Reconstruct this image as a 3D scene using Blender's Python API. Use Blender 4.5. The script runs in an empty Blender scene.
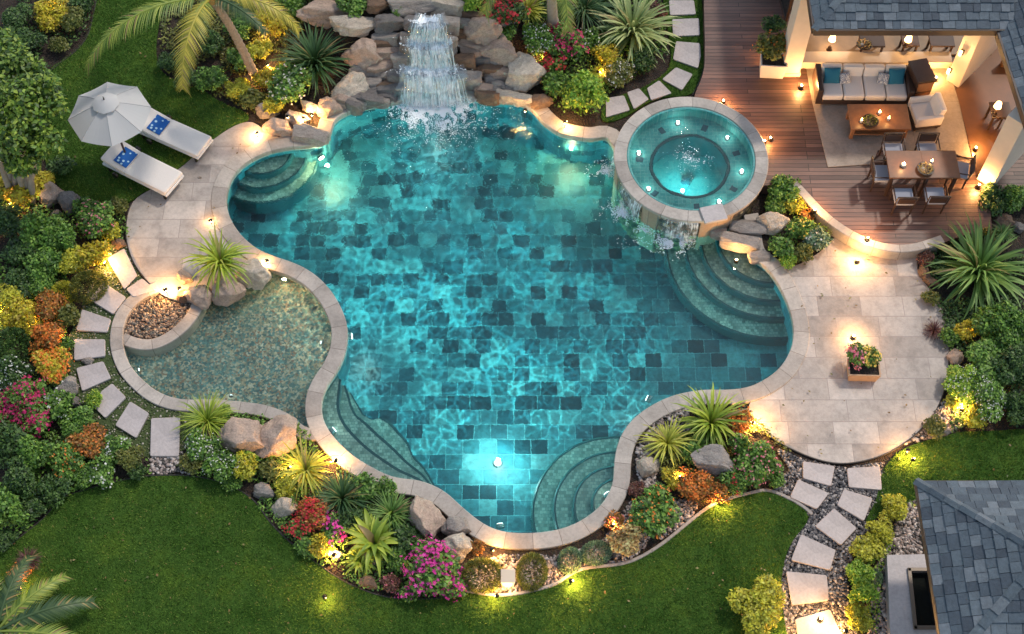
import bpy, bmesh, math, random
import numpy as np
from mathutils import Vector, Matrix, Euler, noise
from mathutils.geometry import tessellate_polygon
R = math.radians
random.seed(7)
rng = np.random.default_rng(7)
C = bpy.context.scene.collection
scene = bpy.context.scene

# ------------------------------------------------------------------ camera
F = 1400.0
CAM_H = 26.0
PITCH = R(60)
CAM = Vector((0, -CAM_H/math.tan(PITCH), CAM_H))
cd = bpy.data.cameras.new('camera'); cam = bpy.data.objects.new('camera', cd); C.objects.link(cam)
cam.location = CAM; cam.rotation_euler = (R(90)-PITCH, 0, 0)
cd.sensor_width = 36; cd.lens = F/1024*36; cd.clip_end = 2000; cd.clip_start = .5
scene.camera = cam
_R = Euler((R(90)-PITCH, 0, 0)).to_matrix()
def P(px, py, z=0.0):
    """survey a point of the garden plan: photo position -> ground plan at height z"""
    d = _R @ Vector(((px-512)/F, -(py-317)/F, -1))
    t = (z-CAM.z)/d.z
    return CAM + d*t
def W2P(x, y, z=0.0):
    q = _R.inverted() @ (Vector((x, y, z))-CAM); return (512+F*q.x/-q.z, 317-F*q.y/-q.z)
def PS(py, z=0.0):
    """metres per pixel at a row"""
    return (P(513, py, z)-P(512, py, z)).length

# ------------------------------------------------------------------ materials
MATS = {}
class NT:
    def __init__(s, name):
        s.m = bpy.data.materials.new(name); s.m.use_nodes = True
        s.t = s.m.node_tree; s.t.nodes.clear()
        s.out = s.n('OutputMaterial')
    def n(s, typ, **kw):
        nd = s.t.nodes.new('ShaderNode'+typ)
        for k, v in kw.items():
            if k.startswith('_'): setattr(nd, k[1:], v)
            else:
                k2 = k.replace('__', ' ')
                inp = None
                for i in nd.inputs:
                    if i.name == k2 and i.enabled: inp = i; break
                if inp is None:
                    inp = nd.inputs[int(k2[1:])] if k2[0] == 'i' and k2[1:].isdigit() else nd.inputs[k2]
                s.set(inp, v)
        return nd
    def set(s, inp, v):
        if isinstance(v, bpy.types.NodeSocket): s.t.links.new(v, inp)
        elif isinstance(v, bpy.types.Node): s.t.links.new(next(o for o in v.outputs if o.enabled), inp)
        elif isinstance(v, (tuple, list)) and len(v) == 3 and inp.type == 'RGBA': inp.default_value = (*v, 1)
        else: inp.default_value = v
    def coord(s, which='Object', scale=(1, 1, 1), rot=(0, 0, 0), loc=(0, 0, 0)):
        tc = s.n('TexCoord')
        mp = s.n('Mapping', Vector=tc.outputs[which]); mp.inputs['Scale'].default_value = scale
        mp.inputs['Rotation'].default_value = rot; mp.inputs['Location'].default_value = loc
        return mp.outputs[0]
    def noise(s, vec, scale, detail=4, rough=.55, dist=0):
        return s.n('TexNoise', Vector=vec, Scale=scale, Detail=detail, Roughness=rough, Distortion=dist).outputs['Fac']
    def ramp(s, fac, stops, interp='LINEAR'):
        r = s.n('ValToRGB', Fac=fac); cr = r.color_ramp; cr.interpolation = interp
        while len(cr.elements) < len(stops): cr.elements.new(.5)
        for e, (p, c) in zip(cr.elements, stops):
            e.position = p; e.color = (c, c, c, 1) if isinstance(c, (int, float)) else (*c, 1)
        return r.outputs[0]
    def mix(s, fac, a, b, mode='MIX'):
        m = s.n('MixRGB', _blend_type=mode); s.set(m.inputs[0], fac); s.set(m.inputs[1], a); s.set(m.inputs[2], b)
        return m.outputs[0]
    def math(s, op, a, b=0.0, c=None):
        m = s.n('Math', _operation=op); s.set(m.inputs[0], a); s.set(m.inputs[1], b)
        if c is not None: s.set(m.inputs[2], c)
        return m.outputs[0]
    def bump(s, h, strength=.3, dist=.02, normal=None):
        b = s.n('Bump', Height=h, Strength=strength, Distance=dist)
        if normal is not None: s.set(b.inputs['Normal'], normal)
        return b.outputs[0]
    def bsdf(s, color, rough=.6, bump=None, **kw):
        b = s.n('BsdfPrincipled'); s.set(b.inputs['Base Color'], color); s.set(b.inputs['Roughness'], rough)
        if bump is not None: s.set(b.inputs['Normal'], bump)
        for k, v in kw.items(): s.set(b.inputs[k.replace('_', ' ')], v)
        s.t.links.new(b.outputs[0], s.out.inputs[0]); return b
def simple(name, col, rough=.5, metal=0, nscale=0, namt=.25, bump=0, **kw):
    if name in MATS: return MATS[name]
    s = NT(name)
    if nscale:
        v = s.coord(); f = s.noise(v, nscale, 5, .6)
        c = s.mix(f, tuple(x*(1-namt) for x in col), tuple(min(1, x*(1+namt)) for x in col))
        b = s.bump(f, bump, .01) if bump else None
        s.bsdf(c, rough, b, Metallic=metal, **kw)
    else: s.bsdf(col, rough, Metallic=metal, **kw)
    MATS[name] = s.m; return s.m
def emit(name, col, strength):
    if name in MATS: return MATS[name]
    s = NT(name); e = s.n('Emission', Color=col, Strength=strength); s.t.links.new(e.outputs[0], s.out.inputs[0])
    MATS[name] = s.m; return s.m

# ------------------------------------------------------------------ mesh helpers
def mesh_from(name, V, Fc, smooth=False, uvs=None):
    me = bpy.data.meshes.new(name)
    me.from_pydata([tuple(v) for v in V], [], [tuple(f) for f in Fc])
    if uvs is not None:
        l = me.uv_layers.new(name='UVMap')
        for i, lp in enumerate(me.loops): l.data[i].uv = uvs[lp.vertex_index]
    if smooth: me.polygons.foreach_set('use_smooth', [True]*len(me.polygons))
    me.update(); return me
def mesh_np(name, V, Fc, smooth=False):
    """V (n,3) float, Fc (m,k) int uniform arity"""
    V = np.ascontiguousarray(V, dtype=np.float32); Fc = np.ascontiguousarray(Fc, dtype=np.int32)
    me = bpy.data.meshes.new(name); k = Fc.shape[1]
    me.vertices.add(len(V)); me.vertices.foreach_set('co', V.ravel())
    me.loops.add(Fc.size); me.loops.foreach_set('vertex_index', Fc.ravel())
    me.polygons.add(len(Fc)); me.polygons.foreach_set('loop_start', np.arange(0, Fc.size, k, dtype=np.int32))
    me.polygons.foreach_set('loop_total', np.full(len(Fc), k, dtype=np.int32))
    if smooth: me.polygons.foreach_set('use_smooth', np.ones(len(Fc), dtype=bool))
    me.update(calc_edges=True); return me
def link(name, me, mat=None, parent=None, loc=None, rot=None, scale=None):
    o = bpy.data.objects.new(name, me); C.objects.link(o)
    if mat is not None:
        for m in (mat if isinstance(mat, (list, tuple)) else [mat]): me.materials.append(m)
    if parent: o.parent = parent
    if loc is not None: o.location = loc
    if rot is not None: o.rotation_euler = rot if not isinstance(rot, (int, float)) else (0, 0, rot)
    if scale is not None: o.scale = scale if not isinstance(scale, (int, float)) else (scale,)*3
    return o
def tag(o, label, cat, group=None, kind=None):
    if label: o['label'] = label
    if cat: o['category'] = cat
    if group: o['group'] = group
    if kind: o['kind'] = kind
    return o
def thing(name, label, cat, loc=(0, 0, 0), rotz=0, group=None):
    o = bpy.data.objects.new(name, None); C.objects.link(o); o.location = loc; o.rotation_euler = (0, 0, rotz)
    o.empty_display_size = .2
    return tag(o, label, cat, group)
def struct(o): o['kind'] = 'structure'; return o
def copy_tree(o, parent=None):
    c = o.copy(); C.objects.link(c); c.parent = parent
    for ch in list(o.children): copy_tree(ch, c)
    return c
class MB:
    """collects boxes, bars, tubes, lathes into ONE mesh"""
    def __init__(s): s.V = []; s.F = []; s.sm = []
    def add(s, V, Fc, smooth=False):
        b = len(s.V); s.V += [tuple(v) for v in V]; s.F += [tuple(i+b for i in f) for f in Fc]; s.sm += [smooth]*len(Fc); return s
    def box(s, c, size, rot=0, bev=.01, M=None):
        bm = bmesh.new(); bmesh.ops.create_cube(bm, size=1)
        bmesh.ops.scale(bm, vec=size, verts=bm.verts)
        if bev and min(size) > bev*2.2: bmesh.ops.bevel(bm, geom=bm.edges[:], offset=bev, segments=2, affect='EDGES', profile=.6)
        r = rot if isinstance(rot, Euler) else (Euler(rot) if isinstance(rot, (tuple, list)) else Euler((0, 0, rot)))
        m = Matrix.Translation(c) @ r.to_matrix().to_4x4()
        if M is not None: m = M @ m
        bm.transform(m); bm.verts.index_update()
        s.add([v.co[:] for v in bm.verts], [[v.index for v in f.verts] for f in bm.faces]); bm.free(); return s
    def tube(s, pts, rad, n=8, caps=True):
        pts = [Vector(p) for p in pts]; k = len(pts)
        rr = rad if isinstance(rad, (list, tuple)) else [rad]*k
        V = []; prev = None
        for i, p in enumerate(pts):
            d = (pts[min(i+1, k-1)]-pts[max(i-1, 0)]).normalized()
            if prev is None: u = d.orthogonal().normalized()
            else:
                u = prev - d*prev.dot(d)
                u = u.normalized() if u.length > 1e-6 else d.orthogonal().normalized()
            prev = u; w = d.cross(u)
            for j in range(n):
                a = 2*math.pi*j/n; V.append(p+(u*math.cos(a)+w*math.sin(a))*rr[i])
        Fc = [(i*n+j, i*n+(j+1) % n, (i+1)*n+(j+1) % n, (i+1)*n+j) for i in range(k-1) for j in range(n)]
        s.add(V, Fc, True)
        if caps: s.add(V[:n], [tuple(range(n))[::-1]]); s.add(V[-n:], [tuple(range(n))])
        return s
    def lathe(s, prof, c=(0, 0, 0), n=24, smooth=True, closed=False):
        V = []; c = Vector(c)
        for r, z in prof:
            for j in range(n): a = 2*math.pi*j/n; V.append(c+Vector((r*math.cos(a), r*math.sin(a), z)))
        m = len(prof); Fc = []
        for i in range(m if closed else m-1):
            i2 = (i+1) % m
            for j in range(n): Fc.append((i*n+j, i*n+(j+1) % n, i2*n+(j+1) % n, i2*n+j))
        s.add(V, Fc, smooth); return s
    def prism(s, poly, z0, z1):
        n = len(poly); V = [(p[0], p[1], z0) for p in poly]+[(p[0], p[1], z1) for p in poly]
        Fc = [(i, (i+1) % n, n+(i+1) % n, n+i) for i in range(n)]+[tuple(range(n, 2*n)), tuple(range(n))[::-1]]
        s.add(V, Fc); return s
    def build(s, name, mat=None, parent=None, loc=None, rot=None, scale=None):
        me = bpy.data.meshes.new(name); me.from_pydata(s.V, [], s.F)
        me.polygons.foreach_set('use_smooth', s.sm); me.update()
        bm = bmesh.new(); bm.from_mesh(me); bmesh.ops.recalc_face_normals(bm, faces=bm.faces); bm.to_mesh(me); bm.free()
        return link(name, me, mat, parent, loc, rot, scale)
def catmull(pts, step=.12, closed=True):
    pts = [Vector((p[0], p[1])) for p in pts]; n = len(pts); out = []
    for i in range(n if closed else n-1):
        if closed: p0, p1, p2, p3 = pts[i-1], pts[i], pts[(i+1) % n], pts[(i+2) % n]
        else: p0, p1, p2, p3 = pts[max(i-1, 0)], pts[i], pts[i+1], pts[min(i+2, n-1)]
        k = max(2, int((p2-p1).length/step))
        for j in range(k):
            t = j/k
            out.append(.5*((2*p1)+(p2-p0)*t+(2*p0-5*p1+4*p2-p3)*t*t+(3*p1-p0-3*p2+p3)*t**3))
    if not closed: out.append(pts[-1])
    return out
def resample(pts, step, closed=True):
    q = list(pts)+([pts[0]] if closed else [])
    L = [0]
    for a, b in zip(q, q[1:]): L.append(L[-1]+(b-a).length)
    n = max(3, int(round(L[-1]/step))); out = []; j = 0
    for i in range(n if closed else n+1):
        t = L[-1]*i/n
        while j < len(L)-2 and L[j+1] < t: j += 1
        f = (t-L[j])/max(1e-9, L[j+1]-L[j]); out.append(q[j].lerp(q[j+1], f))
    return out
def smooth_line(pts, it=2, closed=True):
    for _ in range(it):
        n = len(pts); new = []
        for i in range(n):
            if not closed and i in (0, n-1): new.append(pts[i]); continue
            new.append(pts[i-1]*.25+pts[i]*.5+pts[(i+1) % n]*.25)
        pts = new
    return pts
def area(p): return .5*sum(p[i-1][0]*p[i][1]-p[i][0]*p[i-1][1] for i in range(len(p)))
def offset(pts, d, closed=True):
    """positive d = to the left of travel"""
    n = len(pts); out = []
    for i in range(n):
        a = pts[i-1] if closed or i else pts[i]; b = pts[(i+1) % n] if closed or i < n-1 else pts[i]
        t = (b-a).normalized(); out.append(pts[i]+Vector((-t.y, t.x))*d)
    return out
def pxline(L, z=0, step=.12, closed=True, sm=2):
    p = [P(x, y, z).xy for x, y in L]
    return smooth_line(resample(catmull(p, .05, closed), step, closed), sm, closed)
def inside(poly):
    X = np.array([[p[0], p[1]] for p in poly])
    def f(x, y):
        x = np.asarray(x, float); y = np.asarray(y, float); r = np.zeros(x.shape, bool)
        for i in range(len(X)):
            x0, y0 = X[i-1]; x1, y1 = X[i]
            if y0 == y1: continue
            c = ((y0 > y) != (y1 > y)) & (x < (x1-x0)*(y-y0)/(y1-y0)+x0); r ^= c
        return r
    return f
def flat(name, poly, z, mat, holes=(), thick=0, parent=None):
    """sheet from an outline (with optional skirt)"""
    loops = [[Vector((p[0], p[1], z)) for p in poly]]+[[Vector((p[0], p[1], z)) for p in h] for h in holes]
    tri = tessellate_polygon(loops); V = [v for l in loops for v in l]; Fc = []
    for a, b, c in tri:
        n = (V[b]-V[a]).cross(V[c]-V[a]); Fc.append((a, b, c) if n.z > 0 else (a, c, b))
    if thick:
        base = 0
        for li, l in enumerate(loops):
            n = len(l); b2 = len(V); V += [Vector((v.x, v.y, z-thick)) for v in l]
            ccw = area(l) > 0
            for i in range(n):
                j = (i+1) % n; q = (base+i, b2+i, b2+j, base+j)
                Fc.append(q if ccw == (li == 0) else q[::-1])
            base += n
            if li == 0: # indices of later loops unaffected
                pass
    return link(name, mesh_from(name, V, Fc), mat, parent)
def strip(name, inner, outer, z, thick, mat, closed=True, parent=None, bev=.012):
    """coping: cross-section swept between two lines, uv.x = run length"""
    n = len(inner); V = []; UV = []; s = 0
    for i in range(n+(1 if closed else 0)):
        a = inner[i % n]; b = outer[i % n]
        if i: s += ((a-inner[(i-1) % n]).length+(b-outer[(i-1) % n]).length)*.5
        d = (b-a); L = d.length; d = d/L
        prof = [(0, -thick), (0, -bev), (bev, 0), (L-bev, 0), (L, -bev), (L, -thick)]
        for t, h in prof:
            q = a+d*t; V.append((q.x, q.y, z+h)); UV.append((s, t+(h if t == 0 else 0)))
    m = 6; k = n+(1 if closed else 0); Fc = []
    for i in range(k-1):
        for j in range(m): Fc.append((i*m+j, i*m+(j+1) % m, (i+1)*m+(j+1) % m, (i+1)*m+j))
    if not closed: Fc += [tuple(range(m)), tuple(range((k-1)*m, k*m))[::-1]]
    me = mesh_from(name, V, Fc, uvs=UV)
    bm = bmesh.new(); bm.from_mesh(me); bmesh.ops.recalc_face_normals(bm, faces=bm.faces)
    bm.to_mesh(me); bm.free()
    return link(name, me, mat, parent)
# ------------------------------------------------------------------ world, sun
SUN_EL, SUN_AZ = R(54), R(48)      # azimuth: from north, negative = west
w = bpy.data.worlds.new('World'); scene.world = w; w.use_nodes = True
wt = w.node_tree; bg = wt.nodes['Background']
sky = wt.nodes.new('ShaderNodeTexSky'); sky.sky_type = 'NISHITA'; sky.sun_disc = False
sky.sun_elevation = SUN_EL; sky.sun_rotation = SUN_AZ; sky.air_density = 1.0; sky.dust_density = .6; sky.ozone_density = 1
wm = wt.nodes.new('ShaderNodeMixRGB'); wm.blend_type = 'MULTIPLY'; wm.inputs[0].default_value = 1; wm.inputs[2].default_value = (1, .85, .68, 1)
wt.links.new(sky.outputs[0], wm.inputs[1]); wt.links.new(wm.outputs[0], bg.inputs[0]); bg.inputs[1].default_value = .125
sl = bpy.data.lights.new('sun', 'SUN'); sl.energy = .85; sl.angle = R(4.0); sl.color = (1, .90, .78)
sun = bpy.data.objects.new('sun', sl); C.objects.link(sun)
sd = Vector((math.sin(SUN_AZ)*math.cos(SUN_EL), math.cos(SUN_AZ)*math.cos(SUN_EL), math.sin(SUN_EL)))
sun.rotation_euler = (-sd).to_track_quat('-Z', 'Y').to_euler(); sun.location = (0, 20, 40)

# ------------------------------------------------------------------ surfaces
def m_tiles():
    s = NT('pool_tile'); uv = s.coord('UV')
    uvd = s.n('VectorMath', _operation='ADD'); s.set(uvd.inputs[0], uv); uvd.inputs[1].default_value = (50, 50, 0)
    br = s.n('TexBrick', Vector=uvd.outputs[0], Color1=(0, 0, 0), Color2=(1, 1, 1), Mortar=(.5, .5, .5), Scale=1.0,
             Mortar__Size=.008, Mortar__Smooth=.2, Bias=0.0, Brick__Width=.36, Row__Height=.345, _offset=.37, _offset_frequency=3,
             _squash=1.35, _squash_frequency=5)
    c = s.ramp(br.outputs['Color'], [(0, (.004, .036, .048)), (.14, (.008, .065, .085)), (.26, (.022, .11, .13)), (.45, (.05, .18, .20)), (.60, (.034, .14, .165)), (.78, (.085, .23, .245)), (.92, (.018, .08, .10))], 'CONSTANT')
    nz = s.noise(uv, 9, 6, .65); nz2 = s.noise(uv, 1.3, 3, .5)
    c = s.mix(.75, c, s.ramp(nz, [(.3, .45), (.7, 1.35)]), 'MULTIPLY')
    c = s.mix(.5, c, s.ramp(nz2, [(.3, .7), (.7, 1.2)]), 'MULTIPLY')
    c = s.mix(s.math('MULTIPLY', br.outputs['Fac'], .38), c, (.16, .40, .42))
    s.bsdf(c, .35, s.bump(br.outputs['Fac'], -.2, .01)); return s.m
def m_step():
    s = NT('step_mosaic'); uv = s.coord('Object')
    br = s.n('TexBrick', Vector=uv, Color1=(0, 0, 0), Color2=(1, 1, 1), Scale=1.0, Mortar__Size=.004, Brick__Width=.07, Row__Height=.07, _offset=.5)
    c = s.ramp(br.outputs['Color'], [(0, (.14, .20, .17)), (.5, (.28, .35, .29)), (1, (.42, .50, .42))])
    nz = s.noise(uv, 4, 4, .6); c = s.mix(.6, c, s.ramp(nz, [(.3, .6), (.7, 1.2)]), 'MULTIPLY')
    c = s.mix(br.outputs['Fac'], c, (.12, .22, .2)); s.bsdf(c, .4); return s.m
def m_stone(name, a, b, joint=(.16, .13, .11), bw=.6, bh=10, uvn='UV', mortar=.006, off=0.0, patch=.5, rough=.55):
    s = NT(name); uv = s.coord(uvn)
    sh = s.n('VectorMath', _operation='ADD'); s.set(sh.inputs[0], uv); sh.inputs[1].default_value = (40, 40 if bh < 5 else 3, 0)
    o = s.coord('Object')
    br = s.n('TexBrick', Vector=sh.outputs[0], Color1=(0, 0, 0), Color2=(1, 1, 1), Scale=1.0, Mortar__Size=mortar, Mortar__Smooth=.3,
             Brick__Width=bw, Row__Height=bh, _offset=off, _offset_frequency=2, _squash=1.5 if bh < 5 else 1, _squash_frequency=3)
    c = s.mix(br.outputs['Color'], a, b)
    n1 = s.noise(o, 2.2, 6, .65); n2 = s.noise(o, 16, 6, .7); n3 = s.noise(o, .7, 4, .6)
    c = s.mix(patch, c, s.ramp(n1, [(.3, .68), (.5, 1), (.7, 1.15)]), 'MULTIPLY')
    c = s.mix(.5, c, s.ramp(n2, [(.3, .62), (.55, 1), (.75, 1.2)]), 'MULTIPLY')
    c = s.mix(.5, c, s.ramp(n3, [(.35, (.8, .76, .74)), (.65, (1.08, 1.03, 1.0))]), 'MULTIPLY')
    c = s.mix(br.outputs['Fac'], c, joint)
    h = s.math('SUBTRACT', n2, br.outputs['Fac'])
    s.bsdf(c, rough, s.bump(h, .5, .012)); return s.m
M_tile = m_tiles(); M_step = m_step()
M_coping = m_stone('coping_stone', (.33, .295, .26), (.50, .455, .40), bw=.55, bh=10, patch=.85)
M_patio = m_stone('patio_stone', (.31, .275, .245), (.51, .465, .42), joint=(.28, .24, .225), bw=.92, bh=.50, uvn='Object', off=.37, mortar=.007, patch=.95)
M_pad = m_stone('stepping_stone', (.44, .40, .39), (.52, .48, .46), bw=50, bh=50, uvn='Object', mortar=0.0)
def m_ground():
    s = NT('mulch'); v = s.coord(); n = s.noise(v, 26, 8, .75); n2 = s.noise(v, 3, 4, .6)
    vo = s.n('TexVoronoi', Vector=v, Scale=26, _feature='F1')
    c = s.ramp(n, [(.3, (.012, .009, .006)), (.5, (.04, .027, .018)), (.72, (.11, .08, .055))])
    c = s.mix(.35, c, vo.outputs['Color'], 'MULTIPLY'); c = s.mix(.6, c, s.ramp(n2, [(.35, .5), (.65, 1.3)]), 'MULTIPLY')
    s.bsdf(c, .9, s.bump(s.math('ADD', n, vo.outputs['Distance']), .9, .04)); return s.m
def m_lawn():
    s = NT('lawn_grass'); v = s.coord(); n = s.noise(v, 40, 8, .8); n2 = s.noise(v, 1.1, 4, .6); n3 = s.noise(v, 6, 5, .7)
    c = s.ramp(n, [(.28, (.016, .042, .008)), (.5, (.05, .11, .018)), (.75, (.11, .21, .03))])
    c = s.mix(.7, c, s.ramp(n2, [(.3, (.55, .7, .5)), (.5, (1, 1, 1)), (.66, (1.55, 1.3, 1.0))]), 'MULTIPLY')
    c = s.mix(.5, c, s.ramp(n3, [(.3, .6), (.7, 1.35)]), 'MULTIPLY')
    s.bsdf(c, .85, s.bump(n, .9, .03), Specular_IOR_Level=.1); return s.m
M_mulch = m_ground(); M_lawn = m_lawn()
def m_deck():
    s = NT('deck_boards'); v = s.coord()
    sh = s.n('VectorMath', _operation='ADD'); s.set(sh.inputs[0], v); sh.inputs[1].default_value = (60, 60, 0)
    br = s.n('TexBrick', Vector=sh.outputs[0], Color1=(0, 0, 0), Color2=(1, 1, 1), Scale=1.0, Mortar__Size=.007, Mortar__Smooth=.1,
             Brick__Width=2.9, Row__Height=.112, _offset=.41, _offset_frequency=3)
    g = s.noise(s.coord('Object', (1.2, 26, 1)), 1.5, 6, .7); g2 = s.noise(v, 1.2, 3, .5)
    c = s.mix(br.outputs['Color'], (.075, .036, .028), (.17, .092, .07))
    c = s.mix(.7, c, s.ramp(g, [(.3, .5), (.7, 1.4)]), 'MULTIPLY'); c = s.mix(.5, c, s.ramp(g2, [(.3, .75), (.7, 1.25)]), 'MULTIPLY')
    c = s.mix(br.outputs['Fac'], c, (.008, .005, .004))
    s.bsdf(c, .42, s.bump(s.math('SUBTRACT', g, s.math('MULTIPLY', br.outputs['Fac'], 3)), .4, .01)); return s.m
M_deck = m_deck()
def m_water(name, tint=(.55, .93, .95), dens=.35, absorb=True, scale=1.0):
    s = NT(name); v = s.coord()
    n1 = s.noise(v, 7*scale, 3, .5, .6); n2 = s.noise(v, 19*scale, 2, .5, .3)
    h = s.math('ADD', n1, s.math('MULTIPLY', n2, .3))
    g = s.n('BsdfPrincipled'); s.set(g.inputs['Base Color'], (.74, .97, .97)); g.inputs['Roughness'].default_value = 0.0
    g.inputs['IOR'].default_value = 1.333; g.inputs['Transmission Weight'].default_value = 1; g.inputs['Specular IOR Level'].default_value = .36
    f = P(430, 120, 0); dd = s.n('VectorMath', _operation='DISTANCE'); s.set(dd.inputs[0], v); dd.inputs[1].default_value = (f.x, f.y, 0)
    st = s.n('MapRange', Value=dd.outputs['Value']); st.inputs[1].default_value = .5; st.inputs[2].default_value = 9; st.inputs[3].default_value = .7; st.inputs[4].default_value = .07
    s.set(g.inputs['Normal'], s.bump(h, st.outputs[0], .03))
    s.t.links.new(g.outputs[0], s.out.inputs[0])
    if absorb:
        a = s.n('VolumeAbsorption', Color=tint, Density=dens); s.t.links.new(a.outputs[0], s.out.inputs['Volume'])
    return s.m

# ------------------------------------------------------------------ pool plan
SC = P(691, 157.5, .6); SC.z = 0
_arc = [W2P(SC.x+1.58*math.cos(R(a)), SC.y+1.58*math.sin(R(a))) for a in range(166, 322, 9)]
POOL = pxline([(328,136),(333,120),(345,112),(360,107),(390,102),(430,97),(483,99),(512,101),(530,106),(542,119),(557,131),(575,136),(595,138),(608,136),
 *_arc,(751,252),(768,267),(781,286),(791,309),(795,329),(793,347),(783,366),(768,379),(749,388),(727,391),(704,391),(676,396),
 (653,406),(633,421),(621,439),(616,459),(615,478),(611,492),(601,507),(583,521),(562,530),(537,534),(512,534),(493,530),(477,521),(460,507),(443,492),(420,482),
 (392,478),(367,466),(349,454),(332,437),(322,420),(320,403),(325,386),(337,368),(345,347),(345,322),(333,296),(316,277),(296,265),(273,257),(254,248),(237,232),
 (227,213),(225,195),(232,175),(248,160),(270,150),(291,146),(312,144)], .05, .1)
if area(POOL) < 0: POOL = POOL[::-1]
COP = offset(POOL, -.31)
WADE = pxline([(262,262),(285,268),(306,280),(326,297),(338,318),(339,336),(333,356),(320,376),(312,393),(311,412),(318,428),(312,432),(300,424),(283,411),(256,404),(215,400),(182,399),
 (159,392),(141,378),(130,363),(124,346),(124,330),(127,316),(136,304),(150,296),(170,286),(200,280),(235,268)], .05, .1)
if area(WADE) < 0: WADE = WADE[::-1]
inP, inC, inW = inside(POOL), inside(COP), inside(WADE)
Z_W = -.07
M_water = m_water('pool_water', (.15, .84, .91), .32)
M_water2 = m_water('wading_water', (.6, .93, .85), .12)

pool = thing('swimming_pool', 'large free-form swimming pool with teal tiles and a pale stone edge', 'swimming pool', (0, 0, 0))
def basin(name, line, z1, z0, mat, parent):
    n = len(line); V = []; UV = []; Fc = []; s = 0
    for i in range(n+1):
        p = line[i % n]
        if i: s += (p-line[i-1]).length
        V += [(p.x, p.y, z0), (p.x, p.y, z1)]; UV += [(s, z0), (s, z1)]
    for i in range(n): Fc.append((2*i, 2*i+1, 2*i+3, 2*i+2))
    tri = tessellate_polygon([[Vector((p.x, p.y, 0)) for p in line]]); b = len(V)
    V += [(p.x, p.y, z1) for p in line]; UV += [(p.x, p.y) for p in line]
    for t in tri:
        a, c, d = (Vector(V[b+k]) for k in t)
        Fc.append(tuple(b+k for k in (t if (c-a).cross(d-a).z > 0 else t[::-1])))
    return link(name, mesh_from(name, V, Fc, uvs=UV), mat, parent)
Z_F = -1.45
basin('basin', offset(POOL, -.02), Z_F, .0, M_tile, pool)
_in, _out = offset(POOL, .03), COP
_keep = [(p-SC.xy).length > 1.645 for p in POOL]
_i0 = next(i for i in range(len(POOL)) if _keep[i] and not _keep[i-1])
_seq = [(_i0+k) % len(POOL) for k in range(len(POOL))]; _seq = [i for n_, i in enumerate(_seq) if all(_keep[j] for j in _seq[:n_+1])]
cop = strip('coping', [_in[i] for i in _seq], [_out[i] for i in _seq], .06, .16, M_coping, False, pool)

def steps(name_c, pz, radii, tops, squash=1.0, ang=0):
    for r, zt in zip(radii, tops):
        c = P(*name_c, pz)
        mb = MB(); mb.lathe([(0, zt), (r-.03, zt), (r, zt-.025), (r, zt-.2), (r-.04, zt-.22), (r-.04, Z_F)], (0, 0, 0), 96, smooth=False)
        mb.build('step', M_step, pool, c*1, rot=ang)
        nb = MB(); nb.lathe([(r-.07, zt+.003), (r-.028, zt+.003), (r+.004, zt-.027), (r+.004, zt-.075)], (0, 0, 0), 96, smooth=False)
        nb.build('step_nosing', M_nose, pool, c*1, rot=ang)
M_nose = simple('dark_nosing_tile', (.012, .06, .065), .3, nscale=9)
def at0(px, py): v = P(px, py, -.5); v.z = 0; return v
def stepset(px, py, radii, tops):
    c = at0(px, py)
    for r, zt in zip(radii, tops):
        mb = MB(); mb.lathe([(0, zt), (r-.03, zt), (r, zt-.02)], (0, 0, 0), 96, smooth=False)
        st = mb.build('step', M_step, pool, c)
        nb = MB(); nb.lathe([(r-.06, zt+.003), (r-.028, zt+.003), (r+.004, zt-.02), (r+.004, Z_F)], (0, 0, 0), 96, smooth=False)
        nb.build('nosing', M_nose, st)
stepset(768, 245, (2.3, 1.88, 1.55, 1.2), (-1.05, -.8, -.55, -.32))
stepset(264, 156, (1.28, 1.0, .72), (-.85, -.6, -.35))
def seg_of(line, a, b):
    """points of closed line from nearest a to nearest b, the shorter way"""
    ia = min(range(len(line)), key=lambda i: (line[i]-a).length); ib = min(range(len(line)), key=lambda i: (line[i]-b).length); n = len(line)
    f = [line[(ia+k) % n] for k in range((ib-ia) % n+1)]; r = [line[(ia-k) % n] for k in range((ia-ib) % n+1)]
    return f if len(f) < len(r) else r
def wallsteps(a, b, ds, tops):
    L = seg_of(offset(POOL, -.01), P(*a).xy, P(*b).xy); n = len(L); mid = sum(L, Vector((0, 0)))/n
    for d, zt in zip(ds, tops):
        off = offset(L, d, False); o2 = offset(L, -d, False)
        if (off[n//2]-Vector((0, 0))).length > (o2[n//2]-Vector((0, 0))).length: off = o2
        edge = [l.lerp(o, max(0, math.sin(math.pi*min(1, (i+.5)/n)))**.45) for i, (l, o) in enumerate(zip(L, off))]
        edge = smooth_line(edge, 6, False); ring_ = L+edge[::-1]
        st = flat('step', ring_, zt, M_step, parent=pool); ns = [e for e in edge]; V = []; Fc = []
        for e in ns: V += [(e.x, e.y, zt+.002), (e.x, e.y, Z_F)]
        for i in range(n-1): Fc.append((2*i, 2*i+1, 2*i+3, 2*i+2))
        inn = [e.lerp(l, .06/max(.06, (e-l).length)) for e, l in zip(edge, L)]; b0 = len(V)
        for e, q_ in zip(edge, inn): V += [(e.x, e.y, zt+.003), (q_.x, q_.y, zt+.003)]
        for i in range(n-1): Fc.append((b0+2*i, b0+2*i+1, b0+2*i+3, b0+2*i+2))
        link('nosing', mesh_from('nosing', V, Fc), M_nose, st)
wallsteps((336,372), (430,486), (1.30, .88, .46), (-1.0, -.68, -.38))
stepset(618, 508, (1.75, 1.32, .92, .55), (-1.1, -.85, -.6, -.35))

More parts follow.
